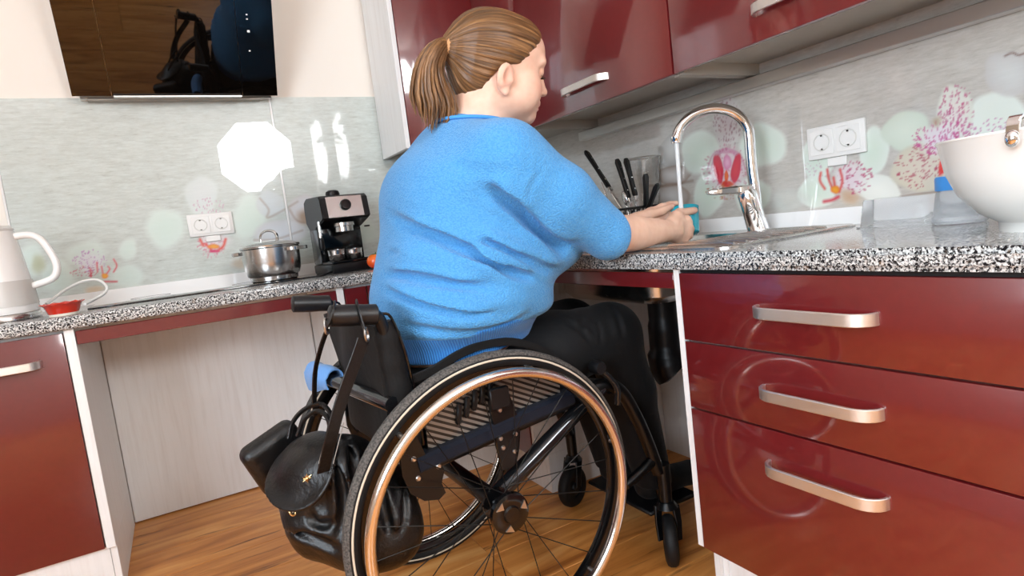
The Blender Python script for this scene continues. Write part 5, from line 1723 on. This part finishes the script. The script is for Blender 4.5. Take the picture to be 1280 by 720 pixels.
hell(0.113, 0, -0.0735, (0.010, 0.020, 0.0050), 0.003)
hell(0.111, 0, -0.0835, (0.010, 0.018, 0.0058), 0.003)
# arms
for sh, el, wr, s in ((SH_R, EL_R, WR_R, 1), (SH_L, EL_L, WR_L, -1)):
    bd.cone(sh, el, 0.062, 0.046, 0.02)
    n = wr - el
    bd.cone(el, el + n * 0.35, 0.046, 0.0450, 0.004)
    bd.cone(el + n * 0.35, el + n * 0.75, 0.0450, 0.0345, 0.003)
    bd.cone(el + n * 0.75, wr, 0.0345, 0.0285, 0.003)
# right hand: back of the hand towards the camera, thumb up on the cup rim, fingers wrapped round the near side
hd = np.array((0.955, 0.255, -0.10)); hd /= np.linalg.norm(hd)
latU = np.array((0.06, -0.10, 1.0)); latU -= hd * (latU @ hd); latU /= np.linalg.norm(latU)
pal = np.cross(latU, hd)                       # towards the palm side (+y)
if pal[1] < 0: pal = -pal
def RH(a, p, u): return WR_R + hd * a + pal * p + latU * u
bd.cone(WR_R, RH(0.030, 0.0, 0.0), 0.0285, 0.026, 0.003)
kn = [(0.092, 0.002, 0.030), (0.097, -0.002, 0.010), (0.094, -0.001, -0.010), (0.084, 0.004, -0.029)]
for i, (a, p, u) in enumerate(kn):
    bd.cone(RH(0.012, 0.0, u * 0.50), RH(a, p, u), 0.0150, 0.0120, 0.010)
bd.ell(RH(0.052, 0.006, 0.0), (0.045, 0.017, 0.035), 0.012, np.array([hd, pal, latU]))
fl = [(0.040, 0.026, 0.020), (0.044, 0.029, 0.021), (0.041, 0.027, 0.020), (0.032, 0.021, 0.018)]
fr_ = [0.0098, 0.0100, 0.0096, 0.0086]
for i, (a, p, u) in enumerate(kn):
    P0 = np.array((a, p, u))
    dirs = [(0.93, 0.36, -0.10), (0.52, 0.85, -0.08), (-0.05, 0.99, -0.04)]
    pts, cur = [RH(*P0)], P0
    for L, dv in zip(fl[i], dirs):
        dv = np.array(dv) / np.linalg.norm(dv)
        cur = cur + dv * L
        pts.append(RH(*cur))
    r = fr_[i]
    bd.chain(pts, [r * 1.2, r * 1.02, r * 0.93, r * 0.80], 0.006, 0.014)
    bd.ell(pts[1], (r * 1.10,) * 3, 0.006)
# thumb leaves the side of the palm near the wrist
th = [RH(0.022, 0.006, 0.020), RH(0.060, 0.016, 0.040), RH(0.098, 0.030, 0.050), np.array(on_y(868, 263, 1.302))]
bd.chain(th, [0.019, 0.016, 0.0130, 0.0102], 0.008, 0.018)
# left hand on the far side of the cup
ld = np.array((0.93, -0.26, 0.12)); ld /= np.linalg.norm(ld)
ll = np.array((-0.10, 0.12, 1.0)); ll -= ld * (ll @ ld); ll /= np.linalg.norm(ll)
lp = np.cross(ld, ll)                           # palm side, towards -y
if lp[1] > 0: lp = -lp
def LH(a, p, u): return WR_L + ld * a + lp * p + ll * u
bd.cone(WR_L, LH(0.030, 0, 0), 0.0275, 0.025, 0.003)
kl = [(0.090, -0.002, 0.030), (0.096, -0.005, 0.010), (0.093, -0.004, -0.010), (0.083, 0.0, -0.028)]
for i, (a, p, u) in enumerate(kl):
    bd.cone(LH(0.012, 0, u * 0.50), LH(a, p, u), 0.0148, 0.0118, 0.010)
bd.ell(LH(0.050, 0.004, 0), (0.044, 0.017, 0.034), 0.02, np.array([ld, lp, ll]))
for i, (a, p, u) in enumerate(kl):
    P0 = np.array((a, p, u))
    if i == 0:
        dirs = [(0.96, 0.05, 0.18), (0.97, 0.18, 0.02), (0.94, 0.30, -0.10)]
    else:
        dirs = [(0.96, 0.22, -0.06), (0.80, 0.58, -0.05), (0.45, 0.89, -0.04)]
    pts, cur = [LH(*P0)], P0
    for L, dv in zip(fl[i], dirs):
        dv = np.array(dv) / np.linalg.norm(dv)
        cur = cur + dv * L
        pts.append(LH(*cur))
    r = fr_[i]
    bd.chain(pts, [r * 1.2, r * 1.02, r * 0.93, r * 0.80], 0.006, 0.014)
lt = [LH(0.020, 0.006, 0.020), np.array(on_y(812, 268, 1.375)), np.array(on_y(827, 264, 1.365)), np.array(on_y(840, 258, 1.355))]
bd.chain(lt, [0.017, 0.0135, 0.0115, 0.0090], 0.008, 0.016)
# hips and legs under the trousers
bd.ell((0.53, 1.38, 0.575), (0.12, 0.17, 0.08), 0.03)
for y in (1.288, 1.472):
    bd.cone((0.56, y, 0.585), (0.985, y, 0.600), 0.075, 0.060, 0.03)
    bd.cone((0.985, y, 0.600), (1.03, y, 0.45), 0.058, 0.052, 0.02)
Vb, Fb = bd.mesh(1)
del bd
def skin_mat():
    m = mat('skin', lin(236, 196, 172), 0.48, spec=0.35)
    t = NT(m)
    b = t.b
    b.inputs['Subsurface Weight'].default_value = 0.12
    b.inputs['Subsurface Radius'].default_value = (0.9, 0.35, 0.18)
    b.inputs['Subsurface Scale'].default_value = 0.01
    at = t.n('ShaderNodeAttribute', attribute_name='tone')
    n = t.noise(t.coord(), 38, 3)
    c = t.ramp(n, [(0.3, lin(222, 178, 154)), (0.7, lin(231, 192, 170))])
    c2 = t.mix(at.outputs['Fac'], c, lin(214, 128, 112))
    at2 = t.n('ShaderNodeAttribute', attribute_name='brow')
    t.color(t.mix(at2.outputs['Fac'], c2, lin(96, 68, 50)))
    t.bump(t.noise(t.coord(), 420, 2), 0.12, 0.001)
skin_mat()
body = raw_mesh('body', Vb, Fb, 'skin', person, True, PO)
Lc = (Vb - HC) @ HROT.T
def blob(c, r): return np.exp(-(((Lc - np.array(c)) / np.array(r)) ** 2).sum(1))
tone = 0.85 * np.maximum(blob((0.118, 0, -0.0745), (0.014, 0.020, 0.0055)), blob((0.116, 0, -0.0835), (0.014, 0.018, 0.006)))
tone = np.maximum(tone, 0.30 * np.maximum(blob((0.09, 0.05, -0.045), (0.03, 0.03, 0.025)), blob((0.09, -0.05, -0.045), (0.03, 0.03, 0.025))))
tone = np.maximum(tone, 0.28 * np.maximum(blob((-0.012, 0.088, -0.046), (0.02, 0.02, 0.034)), blob((-0.012, -0.088, -0.046), (0.02, 0.02, 0.034))))
kn_w = [RH(a + 0.06, p + 0.02, u) for a, p, u in kn]
for q in kn_w + [th[-1], lt[-1]]:
    tone = np.maximum(tone, 0.30 * np.exp(-((Vb - q) ** 2).sum(1) / 0.016 ** 2))
brow = np.zeros(len(Vb))
for s in (-1, 1):
    brow = np.maximum(brow, 0.8 * blob((0.112, s * 0.034, 0.021), (0.02, 0.019, 0.0035)))
    brow = np.maximum(brow, 0.75 * blob((0.107, s * 0.034, -0.0085), (0.012, 0.016, 0.0022)))
for nm, arr in (('tone', tone), ('brow', brow)):
    a_ = body.data.attributes.new(nm, 'FLOAT', 'POINT')
    a_.data.foreach_set('value', np.clip(arr, 0, 1).astype(np.float32))
# eyelashes
for s in (-1, 1):
    g = []
    for i in range(7):
        f = i / 6
        base = H(0.1055 - 0.010 * abs(f - 0.5) ** 2 * 4, s * (0.021 + 0.026 * f), -0.0105)
        g.append([base, base + HF * 0.006 - HU * 0.0035, base + HF * 0.010 - HU * 0.004])
    MB(PO).sheet(g, 0.0004).build('eyelashes', 'black_plastic', body)

# ---- collar ring round the neck opening
cn = (NT_ - NB); cn /= np.linalg.norm(cn)
u_, v_, w_ = frame_of(cn)
collar_c = np.array((0.668, 1.322, 1.172))
cu = np.array((0.93, 0.0, -0.10)); cu /= np.linalg.norm(cu)
cv = np.array((0.0, 1.0, 0.0))
cw = np.cross(cu, cv)
ring_ = []
for k in range(40):
    a = 2 * math.pi * k / 40
    ring_.append(Vector(collar_c + cu * 0.090 * math.cos(a) + cv * 0.086 * math.sin(a)))
MB(PO).tube(ring_, 0.0045, 10, closed=True).build('collar', 'collar_knit', sweater)
# sleeve cuffs
for el, wr in ((EL_R, WR_R), (EL_L, WR_L)):
    n = (wr - el) / np.linalg.norm(wr - el)
    u3, v3, w3 = frame_of(Vector(n))
    c0 = Vector(el + n * 0.002)
    pts = [c0 + (u3 * math.cos(2 * math.pi * k / 40) + v3 * math.sin(2 * math.pi * k / 40)) * 0.0535 for k in range(40)]
    MB(PO).tube(pts, 1.0, flat=(0.007, 0.018), up=tuple(n), closed=True).build('cuff', 'collar_knit', sweater)

# ---- hair: cap pulled back into a band
TIE = H(-0.120, 0.0, 0.010)
hf = Field(tuple(HC - 0.16), tuple(HC + 0.16), 0.0022)
def hcell(f, s, u, r, k=0.02):
    hf.ell(H(f, s, u), r, k, HROT)
hcell(-0.012, 0, 0.034, (0.1165, 0.0895, 0.0915), 0.01)
hcell(0.048, 0, 0.046, (0.064, 0.070, 0.064), 0.03)
hcell(-0.050, 0, -0.030, (0.066, 0.070, 0.075), 0.03)
hf.cone(H(-0.085, 0, 0.010), TIE, 0.045, 0.017, 0.05)
# hairline: keep what lies behind the line from the forehead over the ear to the nape
X, Y, Z = [np.asarray(q) for q in hf.xyz(hf.sl(hf.lo, hf.lo + 1))]
x, y, z = X - HC[0], Y - HC[1], Z - HC[2]
lf = HF[0] * x + HF[1] * y + HF[2] * z
ls = HS[0] * x + HS[1] * y + HS[2] * z
lu = HU[0] * x + HU[1] * y + HU[2] * z
edge = np.interp(lu, [-0.14, -0.105, -0.075, -0.045, -0.02, -0.005, 0.02, 0.05, 0.085, 0.12], [-0.10, -0.075, -0.050, -0.036, -0.012, 0.028, 0.050, 0.074, 0.094, 0.115])
edge = edge + 0.10 * np.clip(0.055 - np.abs(ls), 0, 1) * np.clip((lu - 0.03) * 20, 0, 1) - 0.25 * np.clip(np.abs(ls) - 0.06, 0, 1) * (lu > 0.02)
hf.G = smax(hf.G, (lf - edge).astype(np.float32) * 0.75, 0.012)
# strands: shallow furrows that run to the band
tx, ty, tz = -0.120, 0.0, 0.010
az = np.arctan2(ls - ty, lu - tz)
rng = np.random.RandomState(8)
fur = sum(np.sin(az * fq + ph) * am for fq, ph, am in ((23, 1.0, 0.0007), (41, 2.2, 0.0006), (67, 0.3, 0.0005)))
hf.G = hf.G + fur.astype(np.float32)
Vr, Fr = hf.mesh(2)
def hair_mat():
    m = mat('hair', lin(128, 92, 58), 0.36, spec=0.5)
    t = NT(m)
    at = t.n('ShaderNodeAttribute', attribute_name='strand')
    n = t.noise(at.outputs['Vector'], 1.0, 4, 0.65)
    t.color(t.ramp(n, [(0.30, lin(56, 37, 22)), (0.48, lin(100, 69, 40)), (0.62, lin(138, 99, 61)), (0.78, lin(186, 144, 96))]))
    t.bump(n, 0.6, 0.003)
    t.rough(n, 0.30, 0.45)
hair_mat()
hair = raw_mesh('hair', Vr, Fr, 'hair', person, True, PO)
Lh_ = (Vr - HC) @ HROT.T
azv = np.arctan2(Lh_[:, 1] - ty, Lh_[:, 2] - tz)
rad = np.linalg.norm(Lh_ - np.array((tx, ty, tz)), axis=1)
at = hair.data.attributes.new('strand', 'FLOAT_VECTOR', 'POINT')
at.data.foreach_set('vector', np.stack([azv * 16.0, rad * 8.0, np.sin(azv) * 3], 1).astype(np.float32).ravel())

# hair band and ponytail
mat('hair_band', lin(196, 146, 100), 0.7)
bandd = Vector(-HF * 0.96 + HU * 0.15)
bu, bv, bw = frame_of(bandd)
MB(PO).tube([Vector(TIE - HF * 0.010 + HU * 0.003) + (bu * math.cos(2 * math.pi * k / 24) * 0.0205 + bv * math.sin(2 * math.pi * k / 24) * 0.0205) for k in range(24)], 0.0095, 8, closed=True).build('hair_band', 'hair_band', hair)
def pt(px, py, Y=1.29): return np.array(on_y(px, py, Y))
cent = [TIE + HF * 0.012, TIE - HF * 0.012 + HU * 0.004, pt(548, 62), pt(538, 84), pt(539, 112), pt(545, 138), pt(540, 170)]
cent = np.array([list(p) for p in catmull([Vector(p) for p in cent], 6)])
nC = len(cent)
tpar = np.linspace(0, 1, nC)
halfw = np.interp(tpar, [0, 0.12, 0.3, 0.5, 0.7, 0.85, 1.0], [0.013, 0.014, 0.020, 0.034, 0.054, 0.057, 0.036])
halfd = np.interp(tpar, [0, 0.12, 0.3, 0.5, 0.7, 0.85, 1.0], [0.013, 0.014, 0.018, 0.022, 0.024, 0.022, 0.012])
tang = np.gradient(cent, axis=0); tang /= np.linalg.norm(tang, axis=1)[:, None]
viewn = np.array((-0.15, -1.0, 0.0)); viewn /= np.linalg.norm(viewn)
side = np.cross(tang, viewn); side /= np.linalg.norm(side, axis=1)[:, None]
dep_ = np.cross(side, tang)
rng = np.random.RandomState(5)
m = MB(PO)
strand_uv = []
for k in range(170):
    a = rng.rand() * 2 * math.pi; r = math.sqrt(rng.rand()) * 0.95
    ox, oy = r * math.cos(a), r * math.sin(a)
    L = 0.80 + 0.20 * rng.rand() - 0.10 * abs(ox)
    if rng.rand() < 0.12: L *= 0.9
    cnt_ = 13
    ts = np.linspace(0, L, cnt_)
    c = np.stack([np.interp(ts, tpar, cent[:, i]) for i in range(3)], 1)
    sd = np.stack([np.interp(ts, tpar, side[:, i]) for i in range(3)], 1)
    dd = np.stack([np.interp(ts, tpar, dep_[:, i]) for i in range(3)], 1)
    w = np.interp(ts, tpar, halfw); d = np.interp(ts, tpar, halfd)
    wob = 0.0018 * np.sin(ts * 9 + rng.rand() * 6) * ts
    P = c + sd * (w * ox + wob)[:, None] + dd * (d * oy + wob)[:, None]
    rr = np.interp(np.linspace(0, 1, cnt_), [0, 0.15, 0.6, 0.9, 1.0], [0.0026, 0.0030, 0.0036, 0.0028, 0.0006])
    n0 = len(m.bm.verts)
    m.tube(P, list(rr), 6)
    strand_uv += [(k * 1.73, float(t_) * 2.0, rng.rand() * 0.3) for t_ in np.repeat(ts, 6)]
pony = m.build('ponytail', 'hair', hair, merge=False)
pony['kind'] = 'stuff'
at = pony.data.attributes.new('strand', 'FLOAT_VECTOR', 'POINT')
if len(strand_uv) == len(pony.data.vertices):
    at.data.foreach_set('vector', np.array(strand_uv, dtype=np.float32).ravel())

# ---- trousers
tf = Field((0.38, 1.10, 0.10), (1.20, 1.66, 0.74), 0.0055)
tf.ell((0.530, 1.38, 0.580), (0.150, 0.205, 0.092), 0.04)
for y, s in ((1.288, 1), (1.472, -1)):
    tf.cone((0.56, y, 0.590), (0.80, y, 0.598), 0.099, 0.096, 0.04)
    tf.cone((0.80, y, 0.598), (0.985, y, 0.605), 0.096, 0.080, 0.03)
    tf.cone((0.985, y, 0.605), (1.03, y, 0.44), 0.080, 0.068, 0.03)
    tf.cone((1.03, y, 0.44), (1.085, y, 0.165), 0.068, 0.052, 0.03, cut=lambda X, Y, Z: (0.155 - Z + 0 * X + 0 * Y).astype(np.float32))
def tfold(px, d, w): tf.groove([tf.hit(*p) for p in px], d, w, 0.6)
for q in ([(735, 378), (745, 400), (750, 430)], [(760, 380), (772, 400), (778, 425)], [(700, 395), (720, 410), (740, 430)], [(720, 385), (728, 405), (735, 425)]):
    tfold(q, 0.005, 0.008)
Vt_, Ft_ = tf.mesh(2)
nylon_mat('black_denim', lin(6, 8, 11))
trousers = raw_mesh('trousers', Vt_, Ft_, 'black_denim', person, True, PO)
trousers['label'] = 'plain black trousers'
# ---- shoes on the footplate
for y in (1.300, 1.460):
    sf = Field((0.98, y - 0.07, 0.095), (1.33, y + 0.07, 0.24), 0.004)
    sf.cone((1.075, y, 0.150), (1.235, y, 0.138), 0.040, 0.034, 0.02)
    sf.ell((1.10, y, 0.165), (0.055, 0.036, 0.050), 0.02)
    sf.ell((1.245, y, 0.132), (0.042, 0.041, 0.026), 0.02)
    sf.G = smax(sf.G, (0.1085 - sf.xyz(sf.sl(sf.lo, sf.lo + 1))[2] + 0 * sf.G).astype(np.float32), 0.004)
    Vq, Fq = sf.mesh(1)
    sh_ = raw_mesh('shoe', Vq, Fq, 'black_nylon', person, True, PO)

# ================================================================ leather bag hanging from the push handle
mat('gold', (0.83, 0.60, 0.28, 1), 0.28, 1.0)
mat('thread', lin(150, 146, 140), 0.6)
bag = thing('leather_bag', 'soft black leather bag hanging from the near push handle of the wheelchair', 'bag', (0.24, 1.30, 0.27))
BO = bag.location
def rbox(F, c, half, r, k, rot):
    c = np.array(c); half = np.array(half)
    R = np.linalg.norm(half) + r
    def fn(X, Y, Z):
        x, y, z = X - c[0], Y - c[1], Z - c[2]
        q = [np.abs(rot[i][0] * x + rot[i][1] * y + rot[i][2] * z) - half[i] + r for i in range(3)]
        out = np.sqrt(sum(np.maximum(v, 0) ** 2 for v in q))
        return (out + np.minimum(np.maximum(np.maximum(q[0], q[1]), q[2]), 0) - r).astype(np.float32)
    F.put(fn, c - R, c + R, k)
def basis(a, b):
    a = np.array(a, float); a /= np.linalg.norm(a)
    b = np.array(b, float); b -= a * (a @ b); b /= np.linalg.norm(b)
    return np.array([a, b, np.cross(a, b)])
bf = Field((0.03, 1.08, 0.20), (0.44, 1.58, 0.64), 0.004)
RB = basis((0.80, -0.55, -0.12), (0.55, 0.82, 0.0))
rbox(bf, (0.250, 1.290, 0.370), (0.120, 0.095, 0.100), 0.07, 0.03, RB)
bf.ell((0.285, 1.245, 0.310), (0.090, 0.085, 0.060), 0.05)
bf.ell((0.190, 1.345, 0.420), (0.070, 0.085, 0.085), 0.05)
bf.ell((0.320, 1.215, 0.345), (0.054, 0.052, 0.085), 0.04)
bf.ell((0.235, 1.285, 0.480), (0.080, 0.080, 0.050), 0.05)
for px, d, w in (([(352, 540), (372, 528), (400, 525), (425, 535)], 0.012, 0.009), ([(412, 560), (425, 590), (430, 630), (425, 670)], 0.012, 0.009), ([(430, 545), (440, 580), (452, 620)], 0.010, 0.009),
                 ([(352, 650), (385, 668), (425, 688)], 0.010, 0.009), ([(470, 590), (478, 630), (490, 670)], 0.012, 0.009), ([(410, 530), (440, 540), (460, 560)], 0.010, 0.008), ([(500, 600), (505, 640), (498, 670)], 0.008, 0.008),
                 ([(385, 640), (400, 655), (420, 650)], 0.008, 0.008)):
    bf.groove([bf.hit(*p) for p in px], d, w, 0.8)
Vg, Fg = bf.mesh(2)
o = raw_mesh('bag_body', Vg, Fg, 'black_leather', bag, True, BO)
# boxy side pocket at the far left
pf = Field((0.0, 1.34, 0.34), (0.28, 1.58, 0.64), 0.004)
RP = basis((0.90, 0.10, 0.36), (-0.20, 0.97, 0.10))
rbox(pf, (0.142, 1.440, 0.470), (0.066, 0.030, 0.066), 0.022, 0.02, RP)
Vg, Fg = pf.mesh(2)
pk = raw_mesh('side_pocket', Vg, Fg, 'black_leather', bag, True, BO)
# front flap: a leather sheet lying over the upper left of the body, curling free at its edge
ff = Field((0.05, 1.08, 0.28), (0.36, 1.50, 0.62), 0.0035)
sl0 = ff.sl(ff.lo, ff.lo + 2)
X9, Y9, Z9 = ff.xyz(sl0)
Q9 = np.stack(np.broadcast_arrays(X9, Y9, Z9), -1).reshape(-1, 3)
gi = np.clip((Q9 - bf.lo) / bf.h, 0, np.array(bf.n) - 1.001)
i0 = gi.astype(int); fr9 = gi - i0
bv9 = 0
for dx in (0, 1):
    for dy in (0, 1):
        for dz in (0, 1):
            wgt = (fr9[:, 0] if dx else 1 - fr9[:, 0]) * (fr9[:, 1] if dy else 1 - fr9[:, 1]) * (fr9[:, 2] if dz else 1 - fr9[:, 2])
            bv9 = bv9 + wgt * bf.G[i0[:, 0] + dx, i0[:, 1] + dy, i0[:, 2] + dz]
bv9 = bv9.reshape(ff.G.shape)
fc = bf.hit(374, 582); fc = np.array(fc if fc is not None else on_y(374, 582, 1.25))
dist = np.sqrt((X9 - fc[0]) ** 2 + ((Y9 - fc[1]) * 0.85) ** 2 + ((Z9 - fc[2]) * 0.95) ** 2)
lift = 0.010 + 0.020 * np.clip((dist - 0.045) / 0.04, 0, 1) ** 2 * np.clip((fc[2] + 0.01 - Z9) / 0.05, 0, 1)
ff.G = smax(np.abs(bv9 - lift) - 0.0045, dist - 0.084, 0.004).astype(np.float32)
ff.G = smax(ff.G, (X9 - 0.262 + 0.25 * (Z9 - 0.45) + 0 * Y9).astype(np.float32), 0.004)
Vg, Fg = ff.mesh(2)
flap = raw_mesh('flap', Vg, Fg, 'black_leather', bag, True, BO)
# gold ornament and eyelet
oh = ff.hit(384, 598); oc_ = Vector(oh if oh is not None else on_y(384, 598, 1.222)); oc_ += (Vector(CAM) - oc_).normalized() * 0.003
for k in range(6):
    a = math.pi * k / 6
    dv = Vector((math.cos(a) * 0.9, -0.25, math.sin(a))).normalized() * (0.0105 if k % 2 else 0.0075)
    MB(BO).tube([oc_ - dv, oc_, oc_ + dv], [0.0006, 0.0016, 0.0006], 6).build('ornament_ray', 'gold', flap)
MB(BO).ellipsoid(oc_, (0.004, 0.004, 0.004)).build('ornament_boss', 'gold', flap)
ec_ = bf.hit(366, 638)
if ec_ is None: ec_ = on_y(363, 636, 1.36)
ec_ = Vector(ec_)
vd = (Vector(CAM) - ec_).normalized()
u9, v9, w9 = frame_of(vd)
MB(BO).tube([ec_ + vd * 0.003 + u9 * 0.006 * math.cos(2 * math.pi * k / 20) + v9 * 0.0095 * math.sin(2 * math.pi * k / 20) for k in range(20)], 0.0022, 8, closed=True).build('eyelet', 'gold', bag)
MB(BO).tube([ec_ + vd * 0.002 - v9 * 0.004, ec_ + vd * 0.004 + v9 * 0.004], 0.002, 8).build('eyelet_pin', 'bolt_steel', bag)
# carrying straps up to the push handle, with metal hooks
def strap(pts, w, name='strap', th=0.004, up=(0.3, -1, 0)):
    return MB(BO).tube(catmull([Vector(p) for p in pts], 5), 1.0, flat=(w, th), up=up).build(name, 'black_leather', bag)
strap([on_y(454, 424, 1.150), on_y(445, 450, 1.150), on_y(432, 485, 1.150), on_y(421, 520, 1.155), on_y(412, 555, 1.165), on_y(404, 590, 1.190)], 0.026)
strap([on_y(409, 412, 1.175), on_y(401, 435, 1.21), on_y(394, 465, 1.26), on_y(393, 500, 1.29), on_y(394, 520, 1.30)], 0.010)
for e in (-1, 1):
    ln = [Vector(on_y(420 + e * 9 - k * 2.2, 528 + k * 8.5, 1.158 + 0.004 * k)) + Vector((0, -0.004, 0)) for k in range(7)]
    MB(BO).tube(catmull(ln, 3), 0.0009, 6).build('stitching', 'thread', bag)
for px_, py_, Y_, r_ in ((408, 408, 1.176, 0.0145), (458, 418, 1.148, 0.013)):
    c_ = Vector(on_y(px_, py_, Y_))
    MB(BO).tube([c_ + Vector((0.35 * math.cos(a), 0.5 * math.cos(a), math.sin(a))) * r_ for a in [2 * math.pi * k / 20 for k in range(20)]], 0.0026, 8, closed=True).build('hook_ring', 'bolt_steel', bag)
MB(BO).tube(catmull([on_y(458, 418, 1.146), on_y(452, 402, 1.150), on_y(448, 388, 1.158), on_y(446, 378, 1.178), on_y(446, 384, 1.2)], 4), 1.0, flat=(0.014, 0.003), up=(1, 0, 0)).build('hook_loop', 'black_leather', bag)
MB(BO).tube(catmull([on_y(408, 408, 1.176), on_y(414, 396, 1.152), on_y(418, 384, 1.156), on_y(419, 379, 1.178), on_y(418, 388, 1.2)], 4), 1.0, flat=(0.012, 0.003), up=(1, 0, 0)).build('hook_loop', 'black_leather', bag)
# top handles of the bag
for pts in ([(361, 548, 1.33), (366, 528, 1.33), (380, 512, 1.31), (400, 505, 1.28), (412, 515, 1.24), (414, 530, 1.22)], [(372, 545, 1.28), (380, 525, 1.27), (395, 514, 1.25), (408, 520, 1.22), (416, 540, 1.19)]):
    strap([on_y(*p) for p in pts], 0.009, 'top_handle', 0.007)

# ================================================================ blue cloth over the rear bar
mm = mat('blue_cloth', lin(104, 160, 224), 0.9, sheen=0.3)
tt = NT(mm); nn = tt.noise(tt.coord(), 70, 3); tt.bump(nn, 0.5, 0.003)
g = []
b0_, b1_ = Vector((0.2720, 1.600, 0.616)), Vector((0.2935, 1.462, 0.612))
for i in range(13):
    f = i / 12
    c0 = b0_ + (b1_ - b0_) * f
    row_ = []
    for j in range(17):
        h = j / 16
        ang = math.radians(-25 + 250 * h)
        rr = 0.0195 + 0.003 * math.sin(7 * f + 5 * h) + 0.010 * math.sin(math.pi * h) * (0.4 + 0.6 * math.sin(math.pi * f))
        p = c0 + Vector((math.cos(ang) * rr, math.cos(ang) * rr * 0.25, math.sin(ang) * rr))
        if h > 0.72:
            p += Vector((-0.004 - 0.01 * (h - 0.72), 0.0, -(h - 0.72) * (0.03 + 0.09 * (1 - f))))
        row_.append(p)
    g.append(row_)
cl = MB().sheet(g, 0.003).build('cleaning_cloth', 'blue_cloth')
tag(cl, 'light blue cloth draped over the bar behind the wheelchair', 'cloth')

# ================================================================ photographer's lamp: the octagonal softbox mirrored in the splashback
def softbox(loc, aim, dia, strength, label):
    loc, aim = Vector(loc), Vector(aim)
    t = thing('softbox_lamp', label, 'lamp', (loc.x, loc.y, 0))
    O = t.location
    u, v, d = frame_of(aim - loc)
    r = dia / 2
    def oc(rr, dd): return [loc + (u * math.cos(math.pi / 8 + math.pi / 4 * k) + v * math.sin(math.pi / 8 + math.pi / 4 * k)) * rr + d * dd for k in range(8)]
    m = MB(O); m._add(oc(r, 0), [tuple(range(8))]); m.build('diffuser', mat('softbox_glow', (1, 1, 1, 1), 0.8, emit=((0.96, 0.985, 1.0, 1), strength)), t, recalc=False)
    m = MB(O); loops_mesh(m, [oc(r, 0.002), oc(r + 0.012, 0.0), oc(r + 0.006, -0.03), oc(0.10, -0.32), oc(0.06, -0.34)], True); m.build('shell', 'black_plastic', t)
    m = MB(O); bk = loc - d * 0.40; m.cyl(loc - d * 0.33, loc - d * 0.58, 0.06); m.build('flash_head', 'black_plastic', t)
    st = Vector((bk.x, bk.y, bk.z - 0.06))
    MB(O).cyl((st.x, st.y, 0.45), st, 0.014, seg=12).build('stand_pole', 'black_plastic', t)
    for k in range(3):
        a = 2 * math.pi * k / 3 + 0.4
        MB(O).tube([(st.x, st.y, 0.75), (st.x + 0.42 * math.cos(a), st.y + 0.42 * math.sin(a), 0.012)], 0.011, 8).build('leg', 'black_plastic', t)
    return t
softbox((0.985, -1.95, 1.98), (0.55, 1.6, 0.95), 0.80, 35.0, 'octagonal studio softbox behind the camera mirrored in the back splashback')
